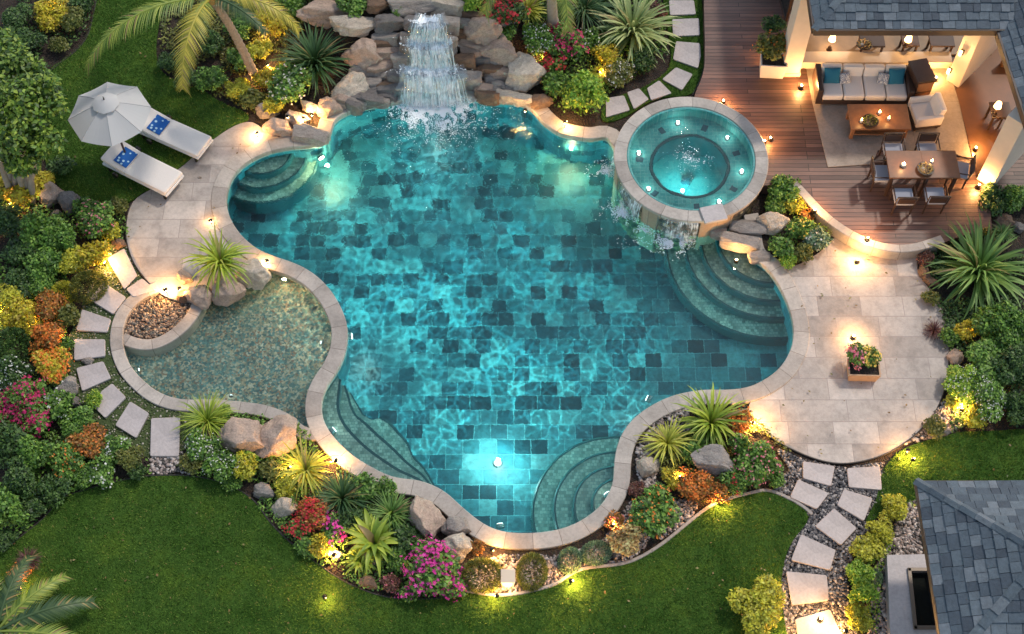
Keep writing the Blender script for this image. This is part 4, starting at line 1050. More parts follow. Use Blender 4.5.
# upper left dark bed
for a in [
 (14,18,22,'l','dark','dark shrub at the very top left corner'),(50,12,20,'m','gold','golden lit shrub at the top left',None),(30,40,18,'m','dark','dark shrub below the golden lit one at the top left'),
 (72,22,16,'m','olive','olive shrub right of the golden lit one at the top left'),(60,45,12,'s','olive','small olive shrub at the curved lawn edge, top left'),(84,6,12,'s','dark','small dark shrub by the top left lawn edge'),
 (6,62,16,'m','dark','dark shrub on the left edge above the left tree'),
 # behind palm / between palm and bank
 (168,62,16,'m','dark','dark shrub under the hanging palm frond'),(186,80,15,'m','dark','dark shrub right of the hanging frond tip'),(215,45,20,'l','dark','big dark shrub behind the palm trunk'),
 (196,30,18,'m','dark','dark shrub between the two palm fronds'),(240,30,18,'m','green','green shrub right of the palm trunk top'),(212,80,17,'m','green','mid green shrub left of the palm trunk foot'),
 (268,22,20,'m','gold','golden shrub at the top between palm and bank'),(292,8,18,'m','green','green shrub left of the broad pinkish boulder'),(258,50,16,'m','yellow','yellow-green shrub just right of the palm trunk'),
 (236,92,16,'m','yellow','yellow lit shrub at the foot of the palm trunk'),(252,100,13,'s','olive','small olive shrub below the palm foot'),(262,78,14,'s','gold','gold shrub between palm foot and white flowers'),
 (256,8,15,'m','dark','dark shrub at the top edge right of the palm crown'),
 (240,60,14,'s','green','small green shrub right of the palm trunk middle')]: sh(*a[:6], flower=None)
sh(288,88,26,'m','green','shrub dotted with many small white flowers left of the dark rosette','white',1)
sh(276,108,14,'s','yellow','small yellow-green shrub under the white-flowered one')
sh(352,4,16,'s','green','green tuft between the two top boulders of the bank')
sh(400,12,8,'s','green','tiny plant between slab and blue-grey boulder')
# right of falls
sh(500,12,22,'m','dark','bush covered in red flowers right of the falls at the top','red',0)
sh(472,4,13,'s','bright','bright little shrub left of the red flowers at the top')
sh(506,34,12,'s','green','green tuft under the red flowers at the top')
sh(535,36,20,'m','green','shrub with tiny white flowers below the palm trunk','white',1)
sh(566,46,24,'m','green','bush with crimson flowers beside the palm trunk foot','crimson',0)
sh(552,68,15,'s','green','small bush with red flowers under the crimson one','red',0)
sh(590,42,15,'s','green','white-dotted shrub right of the crimson flowers','white',1)
sh(605,58,17,'m','gold','golden lit shrub above the bright green one')
sh(620,74,17,'m','olive','olive shrub with white flowers beside the upper stepping stones','white',1)
sh(642,62,14,'s','dark','dark shrub under the big pale striped rosette')
sh(585,98,25,'m','bright','bright green round shrub at the coping above the pool')
sh(553,88,15,'s','green','deep green shrub between big cream boulder and the bright one')
sh(655,14,12,'s','purple','purple-leaved shrub right of the big pale striped rosette')
sh(600,76,12,'s','yellow','yellow shrub directly above the bright green round one')
sh(540,4,13,'s','dark','dark shrub at the top beside the pale palm trunk')
sh(568,12,16,'m','dark','dark shrub right of the pale palm trunk')
sh(606,10,14,'s','dark','dark shrub at the top between the clump and the pale rosette')
sh(612,40,14,'s','green','green shrub left under the pale rosette')
# bed right of the spa
sh(783,188,20,'m','green','green shrub between spa and wooden deck, back one')
sh(795,205,13,'s','yellow','yellow lit shrub at the deck kerb')
sh(772,208,13,'s','green','green shrub above the big whitish boulder')
sh(800,232,15,'s','green','shrub with yellow flowers in the bed right of the spa','yellow',1)
sh(782,250,15,'s','green','green shrub right of the entry slabs')
sh(818,242,15,'s','blue','bluish shrub with white flowers at the point of the spa bed','white',1)
sh(789,262,11,'s','bright','small bright shrub at the patio tip of the spa bed')
sh(808,216,10,'s','rust','rusty little shrub below the deck kerb')
sh(801,255,12,'s','olive','small olive shrub at the lower edge of the spa bed')
# right garden
sh(992,198,20,'m','dark','dark hedge shrub at the pavilion pillar, left one')
sh(1015,202,18,'m','green','hedge shrub at the pavilion pillar, right one')
sh(985,240,14,'s','olive','olive shrub behind the huge green rosette')
sh(926,260,10,'s','purple','purple shrub at the top of the right patio edge')
sh(930,298,10,'s','olive','small olive shrub left under the huge green rosette')
sh(964,332,15,'m','gold','golden lit shrub right of the patio')
sh(1000,325,30,'l','green','large green shrub below the huge rosette')
sh(990,358,30,'l','green','large glossy green bush in the middle of the right bed')
sh(1016,372,30,'l','dark','large dark bush cut by the right edge')
sh(1022,335,20,'l','green','green bush at the right edge under the huge rosette')
sh(965,385,24,'l','bright','bright bush with small white flowers near the right patio lamp','white',1)
sh(992,400,28,'l','green','bush with pale flowers at the lower end of the right bed','white',1)
sh(1020,410,22,'l','dark','dark bush above the right lawn at the frame edge')
sh(955,402,12,'s','yellow','yellow lit shrub beside the right patio lamp')
sh(948,336,12,'s','green','green shrub touching the right patio edge')
sh(936,428,12,'s','olive','low shrub in the little gravel bed above the right lawn')
sh(975,418,13,'s','yellow','yellow shrub at the corner of right bed and lawn')
# agave bed
sh(741,424,16,'s','rust','bush with orange flowers at the patio edge of the agave bed','orange',0)
sh(760,460,27,'m','green','green bush with pink flowers left of the lower stepping stones','pink',1)
sh(740,448,15,'s','green','shrub with pink flowers right of the large lime rosette','pink',1)
sh(651,515,27,'m','green','bush with orange and white flowers beside the pool corner','orange',1)
sh(690,488,20,'m','rust','rust and orange flowering bush under the smooth boulder','orange',0)
sh(672,478,14,'s','gold','gold lit shrub right of the pale lit boulder')
sh(715,497,15,'s','rust','rusty bush at the mowing kerb','orange',1)
sh(734,480,16,'s','green','shrub with red flowers right of the rust bush','red',1)
sh(776,480,11,'s','green','small green shrub at the gravel near the lower path')
sh(628,540,18,'s','straw','straw-coloured grassy bush by the lit coping')
sh(616,522,13,'s','rust','rusty shrub around the lamp at the pool corner','pink',1)
sh(690,455,13,'s','green','green shrub between the yellow-striped and the lime rosettes')
sh(638,492,10,'s','purple','small purple shrub at the coping of the agave bed')
sh(661,495,12,'s','green','shrub with red dots above the orange and white bush','red',1)
# near bed, balls
sh(482,574,19,'ball','olive','first green ball from the magenta bush')
sh(532,570,17,'ball','olive','second green ball, right of the square lit stone')
sh(570,560,13,'ball','blue','left one of two blue-green balls at the near coping')
sh(596,552,14,'ball','blue','right one of two blue-green balls at the near coping')
sh(430,572,31,'m','green','brilliant magenta flowering bush at the near lawn','magenta',0)
sh(412,590,13,'s','green','small magenta offshoot at the lower left of the magenta bush','magenta',0)
sh(452,586,15,'s','green','magenta clump at the right foot of the magenta bush','magenta',0)
sh(312,518,20,'m','rust','bush of red and magenta flowers at the curved lawn edge','red',0)
sh(335,530,17,'s','green','magenta-flowered bush beside the red one','magenta',0)
sh(300,530,13,'s','green','red-flowered clump at the lawn side of the red bush','red',0)
sh(322,545,14,'s','gold','golden lit shrub below the red flowers')
sh(284,488,14,'s','yellow','yellow lit shrub between the yellow rosette and the veined stone')
sh(366,488,16,'s','green','green shrub behind the two green rosettes')
sh(404,542,16,'s','dark','dark green shrub left of the lit boulder')
sh(398,560,13,'s','green','green shrub between the broad-leaved plant and the magenta bush')
sh(306,548,13,'s','green','green shrub at the lawn edge below the red flowers')
sh(390,586,12,'s','purple','purple-flowered low shrub left under the magenta bush','pink',1)
sh(388,490,13,'s','green','green shrub at the pool coping above the rosettes')
sh(478,548,9,'s','rust','small rust shrub behind the first green ball')
sh(350,520,14,'s','dark','dark shrub in the middle of the near bed')
sh(288,505,9,'s','green','tiny shrub right of the veined stone')
# below wading pool, bed with white flowers
sh(203,445,20,'m','green','shrub with white flowers right of the last left stepping stone','white',1)
sh(222,466,20,'m','green','white-dotted shrub left of the grey-violet stone','white',1)
sh(244,470,16,'s','yellow','yellow-green shrub under the big wedge boulder')
sh(246,462,12,'s','bright','bright tuft at the foot of the wedge boulder')
sh(190,462,12,'s','olive','olive shrub at the lawn right of the last stepping stone')
sh(232,482,11,'s','green','small green shrub at the lawn under the white-dotted one')
sh(270,470,13,'s','olive','olive shrub between tall boulder and grey-violet stone')
sh(225,412,9,'s','lime' if 'lime' in LM else 'bright','small bright shrub at the coping left of the wedge boulder')
# left garden, top to bottom
rows = [
 (20,196,20,'m','gold','golden lit shrub around the left tree foot',None,0),(42,180,12,'s','gold','small gold shrub right of the left tree trunks',None,0),(6,176,15,'m','gold','gold shrub left of the tree trunks at the frame edge',None,0),
 (62,168,14,'s','dark','dark shrub at the lawn left of the lower lounger',None,0),(8,222,20,'m','dark','dark shrub at the left edge under the golden ones',None,0),
 (96,222,22,'m','green','green shrub with pink dots at the top of the left path','pink',1),(118,208,11,'s','olive','small olive shrub at the corner of lawn and patio',None,0),(84,208,12,'s','green','green shrub between mauve boulders and the patio',None,0),
 (112,235,10,'s','yellow','small yellow shrub above the rust lit rock',None,0),
 (40,232,22,'m','green','dense green shrub below the mauve boulders',None,0),(64,244,18,'m','green','green shrub in the middle of the upper left garden',None,0),(20,250,20,'m','dark','dark green shrub near the left edge, above the yellow lit one',None,0),
 (98,258,16,'s','gold','gold shrub lit by the lamp at the left path',None,0),(76,262,17,'m','yellow','yellow-green shrub left of the lamp at the left path',None,0),(48,266,19,'m','green','green shrub left of the yellow-green one',None,0),
 (20,282,18,'m','dark','dark shrub on the left edge above the yellow ball',None,0),(62,292,12,'ball','yellow','yellow-green ball left of the diamond-set stone',None,0),(88,286,15,'ball','olive','larger olive ball beside the diamond-set stone',None,0),
 (40,290,15,'m','green','green shrub left of the yellow-green ball',None,0),(8,300,17,'m','yellow','yellow lit shrub on the left edge, upper',None,0),(22,318,17,'m','gold','gold lit shrub on the left edge, lower',None,0),
 (48,312,17,'m','rust','rusty orange shrub left of the left path','orange',1),(70,318,12,'s','olive','olive shrub beside the stone above the level ones',None,0),(12,345,17,'ball','dark','big dark green ball near the left edge',None,0),
 (50,342,17,'m','rust','upper half of the orange flowering shrubs','orange',0),(52,364,20,'m','gold','large orange flowering shrub left of the level stepping stone','orange',0),
 (35,330,12,'s','gold','gold shrub between the dark ball and orange flowers',None,0),
 (14,372,18,'m','dark','dark shrub with white dots below the dark ball','white',1),(30,400,24,'m','green','bush with deep pink flowers near the left edge, upper','crimson',0),(12,408,20,'m','green','deep pink flowers at the left edge','crimson',0),(36,425,20,'m','green','deep pink flowering bush, lower','crimson',0),
 (62,382,12,'s','green','white-dotted shrub above the grey garden boulder','white',1),(58,410,15,'s','green','green shrub right of the pink bushes','white',1),
 (82,420,17,'m','green','green shrub inside the bend of the left path',None,0),(88,442,20,'m','rust','orange flowering bush inside the bend of the left path','orange',1),(70,462,19,'m','green','orange and green bush near the lawn','orange',1),
 (112,448,15,'s','green','white-flowered shrub left of the last stepping stones','white',1),(130,458,17,'m','olive','olive shrub left of the square-cut last stone',None,0),(104,470,15,'s','green','white-flowered low shrub at the upper left lawn edge','white',1),
 (12,445,22,'m','dark','dark bush on the left edge under the pink flowers',None,0),(38,455,22,'m','green','green bush below the lower pink bush',None,0),(18,482,26,'l','dark','dark glossy bush at the left edge above the lawn',None,0),
 (52,488,17,'m','dark','dark bush at the left end of the lawn edge',None,0),(8,515,22,'m','green','green bush at the left edge beside the lawn corner',None,0),(30,510,15,'m','dark','dark bush at the upper left corner of the near lawn',None,0),
 (84,478,13,'s','green','low green shrub at the lawn under the orange bush',None,0),(6,540,12,'m','dark','dark bush in the lower left corner bed',None,0),(136,474,10,'s','dark','low dark shrub at the lawn edge left of the last stone',None,0),
 (96,400,10,'s','bright','bright tuft between two tilted left stepping stones',None,0),(66,346,9,'s','green','small green tuft left of the level stone',None,0),
 (20,572,9,'s','rust','small rust and yellow plant above the fern-like palm','orange',0)]
for px, py, r, c, lf, lb, fl, dn in rows: sh(px, py, r*1.12, c, lf, lb, fl, dn)
# clipped yellow hedge of round shrubs by the lower right house
HG = 'yellow hedge shrubs along the lower path'
for px, py, r, lf, lb in [(895,512,17,'yellow','topmost yellow hedge shrub by the small house'),(880,530,16,'yellow','second yellow hedge shrub from the top'),(866,548,17,'yellow','third yellow hedge shrub from the top'),
 (856,572,17,'bright','yellow-green hedge shrub in the middle of the row'),(860,594,19,'bright','green hedge shrub second from the bottom of the row'),(858,616,17,'yellow','bottom hedge shrub of the row beside the house')]:
    sh(px, py, r, 'm', lf, lb, None, 0, 'hedge_shrub', 'hedge shrub', HG)
sh(762,612,34,'l','yellow','large yellow-green bush on the near lawn beside the lower path')
sh(875,577,8,'ball','blue','small dark blue ball by the house landing')

# ------------------------------------------------------------------ palms
M_trunk = simple('palm_bark', (.34, .25, .18), .85, nscale=22, namt=.75, bump=1.0)
M_bark = simple('pale_bark', (.36, .30, .24), .8, nscale=9, namt=.4, bump=.5)
def frond_mesh(seed, Ln, droop, leaf=.55, n=62, el=.5, wid=.024, hang=.55):
    g = np.random.default_rng(seed); V = []; T = []; pts = []; x = z = 0; e = el; seg = 24
    for j in range(seg+1): pts.append((x, 0, z)); x += math.cos(e)*Ln/seg; z += math.sin(e)*Ln/seg; e -= droop/seg*(.6+.8*j/seg)
    pts = np.array(pts)
    mb = MB(); mb.tube([tuple(p) for p in pts], [.03*(1-.85*j/seg)+.004 for j in range(seg+1)], 5, False)
    for f in mb.F: T.append(f)
    V = [tuple(v) for v in mb.V]
    for side in (1, -1):
        for i in range(n):
            u = .12+.88*i/n; k = u*seg; j = min(int(k), seg-1); p = pts[j]+(pts[j+1]-pts[j])*(k-j); d = pts[j+1]-pts[j]; d /= np.linalg.norm(d)
            l = leaf*math.sin(min(1, u*1.15+.12)*2.7)**.6*g.uniform(.85, 1.1) if u < .97 else leaf*.35
            l = max(l, leaf*.3); f = d*(.55+.5*u)+np.array([0, side*.85, -.05+g.normal(0, .08)]); f /= np.linalg.norm(f); w = wid*.8; b = len(V)
            q = p.copy()
            for s_ in range(4):
                ww = w*(1-s_/3)**.7+.001; V += [tuple(q+d*ww), tuple(q-d*ww)]
                if s_ < 3: T.append((b+s_*2, b+s_*2+1, b+s_*2+3, b+s_*2+2))
                q = q+f*l/3; f = f+np.array([0, 0, -hang*.5]); f /= np.linalg.norm(f)
    return mesh_np('frond', np.array(V), np.array([t for t in T]))
FR = [frond_mesh(1, 3.3, 1.5), frond_mesh(2, 2.6, 1.9), frond_mesh(3, 1.7, 1.4, .38, 46)]
M_frond = blade_mat('palm_leaflet', (.08, .16, .02), (.36, .42, .07)); M_frondy = blade_mat('palm_leaflet_yellow', (.2, .22, .02), (.6, .50, .08)); M_frondd = blade_mat('palm_leaflet_dark', (.02, .06, .02), (.09, .15, .05))
def frond(parent, me, loc, az, mat, tilt=0, sc=1):
    o = link('frond', me, None, parent, loc, (R(tilt), 0, az), sc)
    if not me.materials: me.materials.append(None)
    o.material_slots[0].link = 'OBJECT'; o.material_slots[0].material = mat; return o
def az_px(x0, y0, x1, y1, z): a, b = P(x0, y0, z), P(x1, y1, z); return math.atan2(b.y-a.y, b.x-a.x)
# coconut palm: foot (256,80), crown (212,-2) at 3.2 m
ft = PG(257, 80); top = P(211, -2, 3.1)
pt = thing('palm_tree', 'leaning palm with a slender pale trunk and two long fronds over the lawn', 'palm tree', ft, 0, 'palm trees')
m = MB(); v = top-ft; ring_ = []
NP = 40
m.tube([v*(i/NP)+Vector((0, 0, .35*math.sin(i/NP*math.pi))) for i in range(NP+1)], [(.105-.035*i/NP)*(1.16 if i % 2 else .92) for i in range(NP+1)], 14); m.build('trunk', M_trunk, pt)
m = MB(); m.tube([v+Vector((0, 0, -.1)), v+Vector((0, 0, .25))], [.13, .06], 10); m.build('crown_shaft', simple('crown_shaft', (.35, .22, .06), .7, nscale=12), pt)
for x, y, mi, mt, sc, tl in [(96,52,0,M_frond,1.03,8),(170,88,1,M_frondy,.98,0),(150,-60,0,M_frond,1,0),(290,14,1,M_frondy,.9,0),(330,-60,0,M_frond,1,0),(230,-120,0,M_frond,1,0),(248,20,2,M_frondd,1,0),(196,26,2,M_frond,1,10),(240,-30,1,M_frond,1,0)]:
    frond(pt, FR[mi], v, az_px(211, -2, x, y, 3.1), mt, tl, sc)
ft = PG(553, 27); top = P(549, -60, 3.4)
pt = thing('palm_tree', 'upright pale palm trunk cut by the top edge, right of the red flowers', 'palm tree', ft, 0, 'palm trees')
m = MB(); v = top-ft; m.tube([v*(i/NP) for i in range(NP+1)], [(.13-.04*i/NP+(.05*max(0, 1-i/5)))*(1.06 if i % 2 else .96) for i in range(NP+1)], 14); m.build('trunk', M_bark, pt)
for k in range(7): frond(pt, FR[1], v, k*.9+.4, M_frond)
# low fern palm bottom left
ft = P(5, 640, 0)
pt = thing('fern_palm', 'low dark fern-like palm in the bottom left corner', 'palm', ft, 0, 'palm trees')
MB().tube([(0, 0, 0), (0, 0, .5)], [.14, .10], 12).build('trunk', M_trunk, pt)
for k, a in enumerate([-1.2, -.5, -.1, .35, .8, 1.35, 1.9, 2.6, 3.3, 4.2]): frond(pt, FR[2], (0, 0, .5), a, M_frondd if k % 2 else M_frond, 0, [1.0, 1.1, 1.05, 1.15, 1.0][k % 5])

# ------------------------------------------------------------------ left tree
def tree(foot_px, crown, label, leafmat, n=9000, leaf=.13, trunks=((0, 0),)):
    ft = P(*foot_px, 0); t = thing('tree', label, 'tree', ft)
    g = np.random.default_rng(11); V = []; T = []; b = 0; m = MB()
    for i, (px, py, z, r) in enumerate(crown):
        c = P(px, py, z)-ft; k = int(n*r*r/sum(q[3]**2 for q in crown))
        # clump of sub-lobes
        for s_ in range(7):
            dd = g.normal(0, 1, 3); dd /= np.linalg.norm(dd); cc = np.array(c)+dd*r*.55*np.array([1, 1, .6]); rr = r*g.uniform(.35, .6); kk = k//7
            d = g.normal(0, 1, (kk, 3)); d /= np.linalg.norm(d, axis=1, keepdims=True); p = cc+d*rr*(1-np.abs(g.normal(0, .25, (kk, 1))))
            up = d+np.array([0, 0, .8])+g.normal(0, .3, d.shape); f = np.cross(up, g.normal(0, 1, d.shape))+d*.6
            v, tt = place(LEAF, LEAF_T, p, f, up, leaf*g.uniform(.6, 1.3, kk)); V.append(v); T.append(tt+b); b += len(v)
            a = Vector(trunks[i % len(trunks)]+(0,)) if len(trunks[0]) == 2 else Vector(trunks[i % len(trunks)])
            if s_ < 3: m.tube([Vector(c)*.55+a*.4+Vector((0, 0, .2)), Vector(c)*.8, Vector(cc)], [.03, .02, .008], 6, False)
        m.tube([a, a*.7+Vector(c)*.25+Vector((0, 0, .3)), Vector(c)*.55+a*.4+Vector((0, 0, .2)), Vector(c)], [.085, .065, .05, .02], 9, False)
    m.build('trunk', M_bark, t); me = mesh_np('crown', np.vstack(V), np.vstack(T)); link('crown', me, LM[leafmat], t); return t
tree((24,200), [(12,60,3.0,.55),(32,82,3.0,.6),(8,100,3.1,.7),(42,105,2.8,.5),(18,135,2.7,.7),(45,140,2.5,.4),(-10,130,2.8,.7),(26,158,2.3,.45),(-15,80,3,.6),(4,38,3.0,.4)],
     'leafy green tree with splayed pale trunks standing left of the loungers', 'tree', 13000, .12, ((-.25, .05), (.0, .1), (.2, -.05)))
# ------------------------------------------------------------------ waterfall, foam, spill
def m_fall(name, dens=.5, sx=26, sy=1.6):
    s = NT(name); tc = s.n('TexCoord'); mp = s.n('Mapping', Vector=tc.outputs['UV']); mp.inputs['Scale'].default_value = (sx, sy, 1)
    n = s.noise(mp.outputs[0], 1, 5, .65, .35); n2 = s.noise(tc.outputs['Object'], 3.5, 3, .6)
    f = s.math('ADD', n, s.math('MULTIPLY', s.math('SUBTRACT', n2, .5), .9))
    sx_ = s.n('SeparateXYZ', Vector=tc.outputs['UV']).outputs[0]; ed = s.math('ABSOLUTE', s.math('SUBTRACT', sx_, .5)); f = s.math('SUBTRACT', f, s.math('MULTIPLY', s.math('POWER', s.math('MULTIPLY', ed, 2.0), 5.0), .35))
    a = s.ramp(f, [(dens-.10, .02), (dens+.04, .45), (dens+.2, .95)])
    b = s.n('BsdfPrincipled'); s.set(b.inputs['Base Color'], (.86, .93, .97)); b.inputs['Roughness'].default_value = .25; s.set(b.inputs['Normal'], s.bump(n, .8, .03))
    b.inputs['Subsurface Weight'].default_value = 0
    t = s.n('BsdfTransparent', Color=(.88, .96, .98)); g = s.n('BsdfGlossy', Roughness=.08)
    m1 = s.n('MixShader', i0=.12); s.t.links.new(t.outputs[0], m1.inputs[1]); s.t.links.new(g.outputs[0], m1.inputs[2])
    m2 = s.n('MixShader'); s.set(m2.inputs[0], a); s.t.links.new(m1.outputs[0], m2.inputs[1]); s.t.links.new(b.outputs[0], m2.inputs[2])
    s.t.links.new(m2.outputs[0], s.out.inputs[0]); return s.m
M_fall = m_fall('falling_water', .45)
M_foam = simple('foam', (.9, .95, .97), .35, Subsurface_Weight=0.0)
falls = thing('waterfall', 'white waterfall tumbling down two stone ledges into the pool', 'waterfall', (0, 0, 0))
def sheet(name, prof, mat, parent, n=60, seed=1, jit=.03):
    """prof: list of (centre Vector, half width) down the flow; curved forward at the middle"""
    pts = []
    k = 8
    for (a, wa), (b_, wb) in zip(prof, prof[1:]):
        for j in range(k):
            t = j/k; pts.append((a.lerp(b_, t), wa+(wb-wa)*t))
    pts.append(prof[-1]); V = []; UV = []; Fc = []; L = 0
    for i, (c, w_) in enumerate(pts):
        if i: L += (c-pts[i-1][0]).length
        for j in range(n+1):
            u = j/n*2-1; q = Vector((u*3.1, L*.8, seed)); nz_ = noise.fractal(q*2, 1, 2, 3)
            V.append((c.x+u*w_*(1+.22*noise.noise(Vector((L*2.2, seed*3.3, 2 if u > 0 else 7)))), c.y-.10*(1-u*u)+nz_*jit, c.z+nz_*jit*.7)); UV.append((u*.5+.5, L))
    m = n+1
    for i in range(len(pts)-1):
        for j in range(n): Fc.append((i*m+j, i*m+j+1, (i+1)*m+j+1, (i+1)*m+j))
    return link(name, mesh_from(name, V, Fc, True, UV), mat, parent)
s_ = PS(60)
def prof_(rows): return [(P(x, y, z), w*s_) for x, y, z, w in rows]
tiers = [prof_([(430,12,1.66,14), (429,20,1.64,17), (429,25,1.60,19), (428,31,1.42,20), (428,41,1.14,21)]),
         prof_([(428,38,1.22,22), (429,46,1.18,24), (430,51,1.08,24), (431,59,.88,25), (431,68,.64,27)]),
         prof_([(431,64,.74,29), (432,72,.70,32), (433,77,.60,33), (434,89,.34,35), (435,103,-.04,38)])]
for i, t_ in enumerate(tiers):
    sheet('cascade', t_, M_fall, falls, seed=i); sheet('cascade_veil', [(c+Vector((0, -.05, .02)), w_*.93) for c, w_ in t_], m_fall('veil_%d' % i, .52, 40, 1.1), falls, seed=i+5, jit=.05)
# threads and droplets
def droplets(name, n, fn, parent, size=(.006, .02), seed=2, stretch=1.0, mat=None):
    g = np.random.default_rng(seed); ico = bmesh.new(); bmesh.ops.create_icosphere(ico, subdivisions=1, radius=1)
    U = np.array([v.co[:] for v in ico.verts]); T = np.array([[v.index for v in f.verts] for f in ico.faces]); ico.free()
    p = fn(g, n); s = g.uniform(*size, n)**1.0; v = U[None]*s[:, None, None]*np.array([1, 1, stretch])+p[:, None]
    return link(name, mesh_np(name, v.reshape(-1, 3), (T[None]+(np.arange(n)*len(U))[:, None, None]).reshape(-1, 3), True), mat or M_foam, parent)
def threads(g, rows, n, parent, name='water_threads', r=(.004, .011)):
    m = MB()
    for _ in range(n):
        t_ = rows[g.integers(len(rows))]; u = g.uniform(-.95, .95)*g.uniform(.6, 1); k0 = g.integers(1, len(t_)-1); pts = []
        for j in range(k0, len(t_)):
            c, w_ = t_[j]; pts.append((c.x+u*w_+g.normal(0, .01), c.y-.10*(1-u*u)-.04+g.normal(0, .015), c.z+g.normal(0, .01)))
        if len(pts) > 1: m.tube(pts, [g.uniform(*r)*(1-.3*i/len(pts)) for i in range(len(pts))], 4, False)
    return m.build(name, M_foam, parent)
threads(np.random.default_rng(4), tiers, 420, falls)
c1 = P(434, 103, -.03)
def spl(g, n):
    a = g.uniform(-math.pi, .0, n); r = np.abs(g.normal(0, .55, n)); x = c1.x+g.uniform(-.75, .75, n)+r*np.cos(a)*.6; y = c1.y+.05+r*np.sin(a); return np.stack([x, y, -.05+np.abs(g.normal(0, .10, n))*np.exp(-r)], -1)
droplets('spray', 1600, spl, falls, (.004, .013))
def tier_spl(c, w_):
    return lambda g, n: np.stack([c.x+g.uniform(-1, 1, n)*w_, c.y-np.abs(g.normal(0, .10, n))-.03, c.z+np.abs(g.normal(0, .06, n))], -1)
for t_ in tiers[:2]: droplets('spray', 420, tier_spl(t_[-1][0], t_[-1][1]*.95), falls, (.004, .014), 7)
_lat = np.random.default_rng(77).uniform(-1, 1, (64, 64))
def vnoise(x, y):
    xi, yi = np.floor(x).astype(int), np.floor(y).astype(int); fx, fy = x-xi, y-yi; fx = fx*fx*(3-2*fx); fy = fy*fy*(3-2*fy)
    g = lambda i, j: _lat[i % 64, j % 64]
    return (g(xi, yi)*(1-fx)+g(xi+1, yi)*fx)*(1-fy)+(g(xi, yi+1)*(1-fx)+g(xi+1, yi+1)*fx)*fy
# white churned foam: lace of small bubbles and strands lying on the water
def foam_patch(name, label, cx, cy, rx, ry, z, n, seed, core=.5, size=(.008, .035), mask=None, kind='stuff', parent=None):
    g = np.random.default_rng(seed); P_ = np.zeros((0, 3))
    while len(P_) < n:
        m_ = n*3; a = g.uniform(0, 6.283, m_); r = np.abs(g.normal(0, core, m_)); x, y = cx+rx*r*np.cos(a), cy+ry*r*np.sin(a)
        v = vnoise(x*3.3+seed, y*3.3)+.6*vnoise(x*8, y*8+seed)
        k = (np.abs(v) < .13+.35*np.exp(-(r*2.0)**2))
        if mask is not None: k &= mask(x, y)
        P_ = np.vstack([P_, np.stack([x, y, r], -1)[k]])
    P_ = P_[:n]
    s = g.uniform(*size, n)*np.exp(-P_[:, 2]*.5); h = 8; ang = np.arange(h)/h*6.283
    V = np.stack([P_[:, :1]+s[:, None]*np.cos(ang)*g.uniform(.6, 1.6, (n, 1)), P_[:, 1:2]+s[:, None]*np.sin(ang), np.full((n, h), z)+g.uniform(.0, .012, (n, 1))], -1)
    top = np.stack([P_[:, 0], P_[:, 1], np.full(n, z+.012)+s*.35], -1)[:, None]
    V = np.concatenate([V, top], 1).reshape(-1, 3); T = np.array([[i, (i+1) % h, h] for i in range(h)])
    T = (T[None]+(np.arange(n)*(h+1))[:, None, None]).reshape(-1, 3)
    o = link(name, mesh_np(name, V, T, True), M_foam, parent)
    if parent is None: tag(o, label, None, None, kind)
    return o
inPool_ = inside(offset(POOL, .05)); mk = lambda x, y: inPool_(x, y) & (np.hypot(x-SC.x, y-SC.y) > 1.68)
foam_patch('foam', 'white churning foam where the waterfall hits the pool', c1.x+.05, c1.y-.12, 1.6, 1.1, Z_W+.02, 14000, 3, .42, (.004, .017), mk)
for px_, py_, z_, rx_, sd_ in ((428, 42, 1.17, .50, 61), (431, 69, .72, .70, 62), (429, 20, 1.65, .35, 63)):
    q_ = P(px_, py_, z_); foam_patch('ledge_foam', '', q_.x, q_.y-.02, rx_*1.5, .24, z_+.012, 2200, sd_, .42, (.006, .020), None, parent=falls)
foam_patch('foam', 'dense white foam right under the lowest cascade', c1.x+.0, c1.y+.05, .95, .42, Z_W+.03, 5000, 5, .5, (.008, .022), mk)
foam_patch('foam', 'thin foam flecks drifting below the waterfall', c1.x+.2, c1.y-.6, 2.6, 1.9, Z_W+.015, 1500, 8, .55, (.004, .011), mk)
# spa spills
M_veil = m_fall('spill_water', .52, 60, 2.0)
def spill(a0, a1, seed):
    V = []; UV = []; Fc = []; n = 40; k = 10
    for i in range(k+1):
        t = i/k; z = .56-(.56+.07)*t**1.2; r = 1.72+.10*math.sqrt(t)
        for j in range(n+1):
            a = a0+(a1-a0)*j/n; q = noise.noise(Vector((a*9, t*2, seed)))*.02; V.append(((r+q)*math.cos(a), (r+q)*math.sin(a), z)); UV.append((j/n*abs(a1-a0), t))
    for i in range(k):
        for j in range(n): Fc.append((i*(n+1)+j, i*(n+1)+j+1, (i+1)*(n+1)+j+1, (i+1)*(n+1)+j))
    link('spill', mesh_from('spill', V, Fc, True, UV), M_veil, spa)
spill(R(-118), R(-88), 1); spill(R(-160), R(-132), 2); spill(R(-190), R(-176), 3)
for a, sp, n_, sd in ((R(-104), .22, 1300, 11), (R(-146), .24, 900, 12), (R(-183), .22, 450, 13), (R(-125), .45, 350, 14)):
    cx_, cy_ = SC.x+1.85*math.cos(a), SC.y+1.85*math.sin(a)
    foam_patch('foam', {11: 'foam under the front spill of the spa', 12: 'foam under the lower left spill of the spa', 13: 'foam under the left spill of the spa', 14: 'loose foam drifting round the spa wall'}[sd], cx_, cy_, 1.2, .85, Z_W+.02, n_, sd, sp, (.004, .014), mk)
g_ = np.random.default_rng(9)
foam_patch('bubbles', 'small bubbles on the water of the spa', SC.x, SC.y, 1.4, 1.4, .545, 260, 15, .3, (.004, .012), lambda x, y: np.hypot(x-SC.x, y-SC.y) < 1.3)

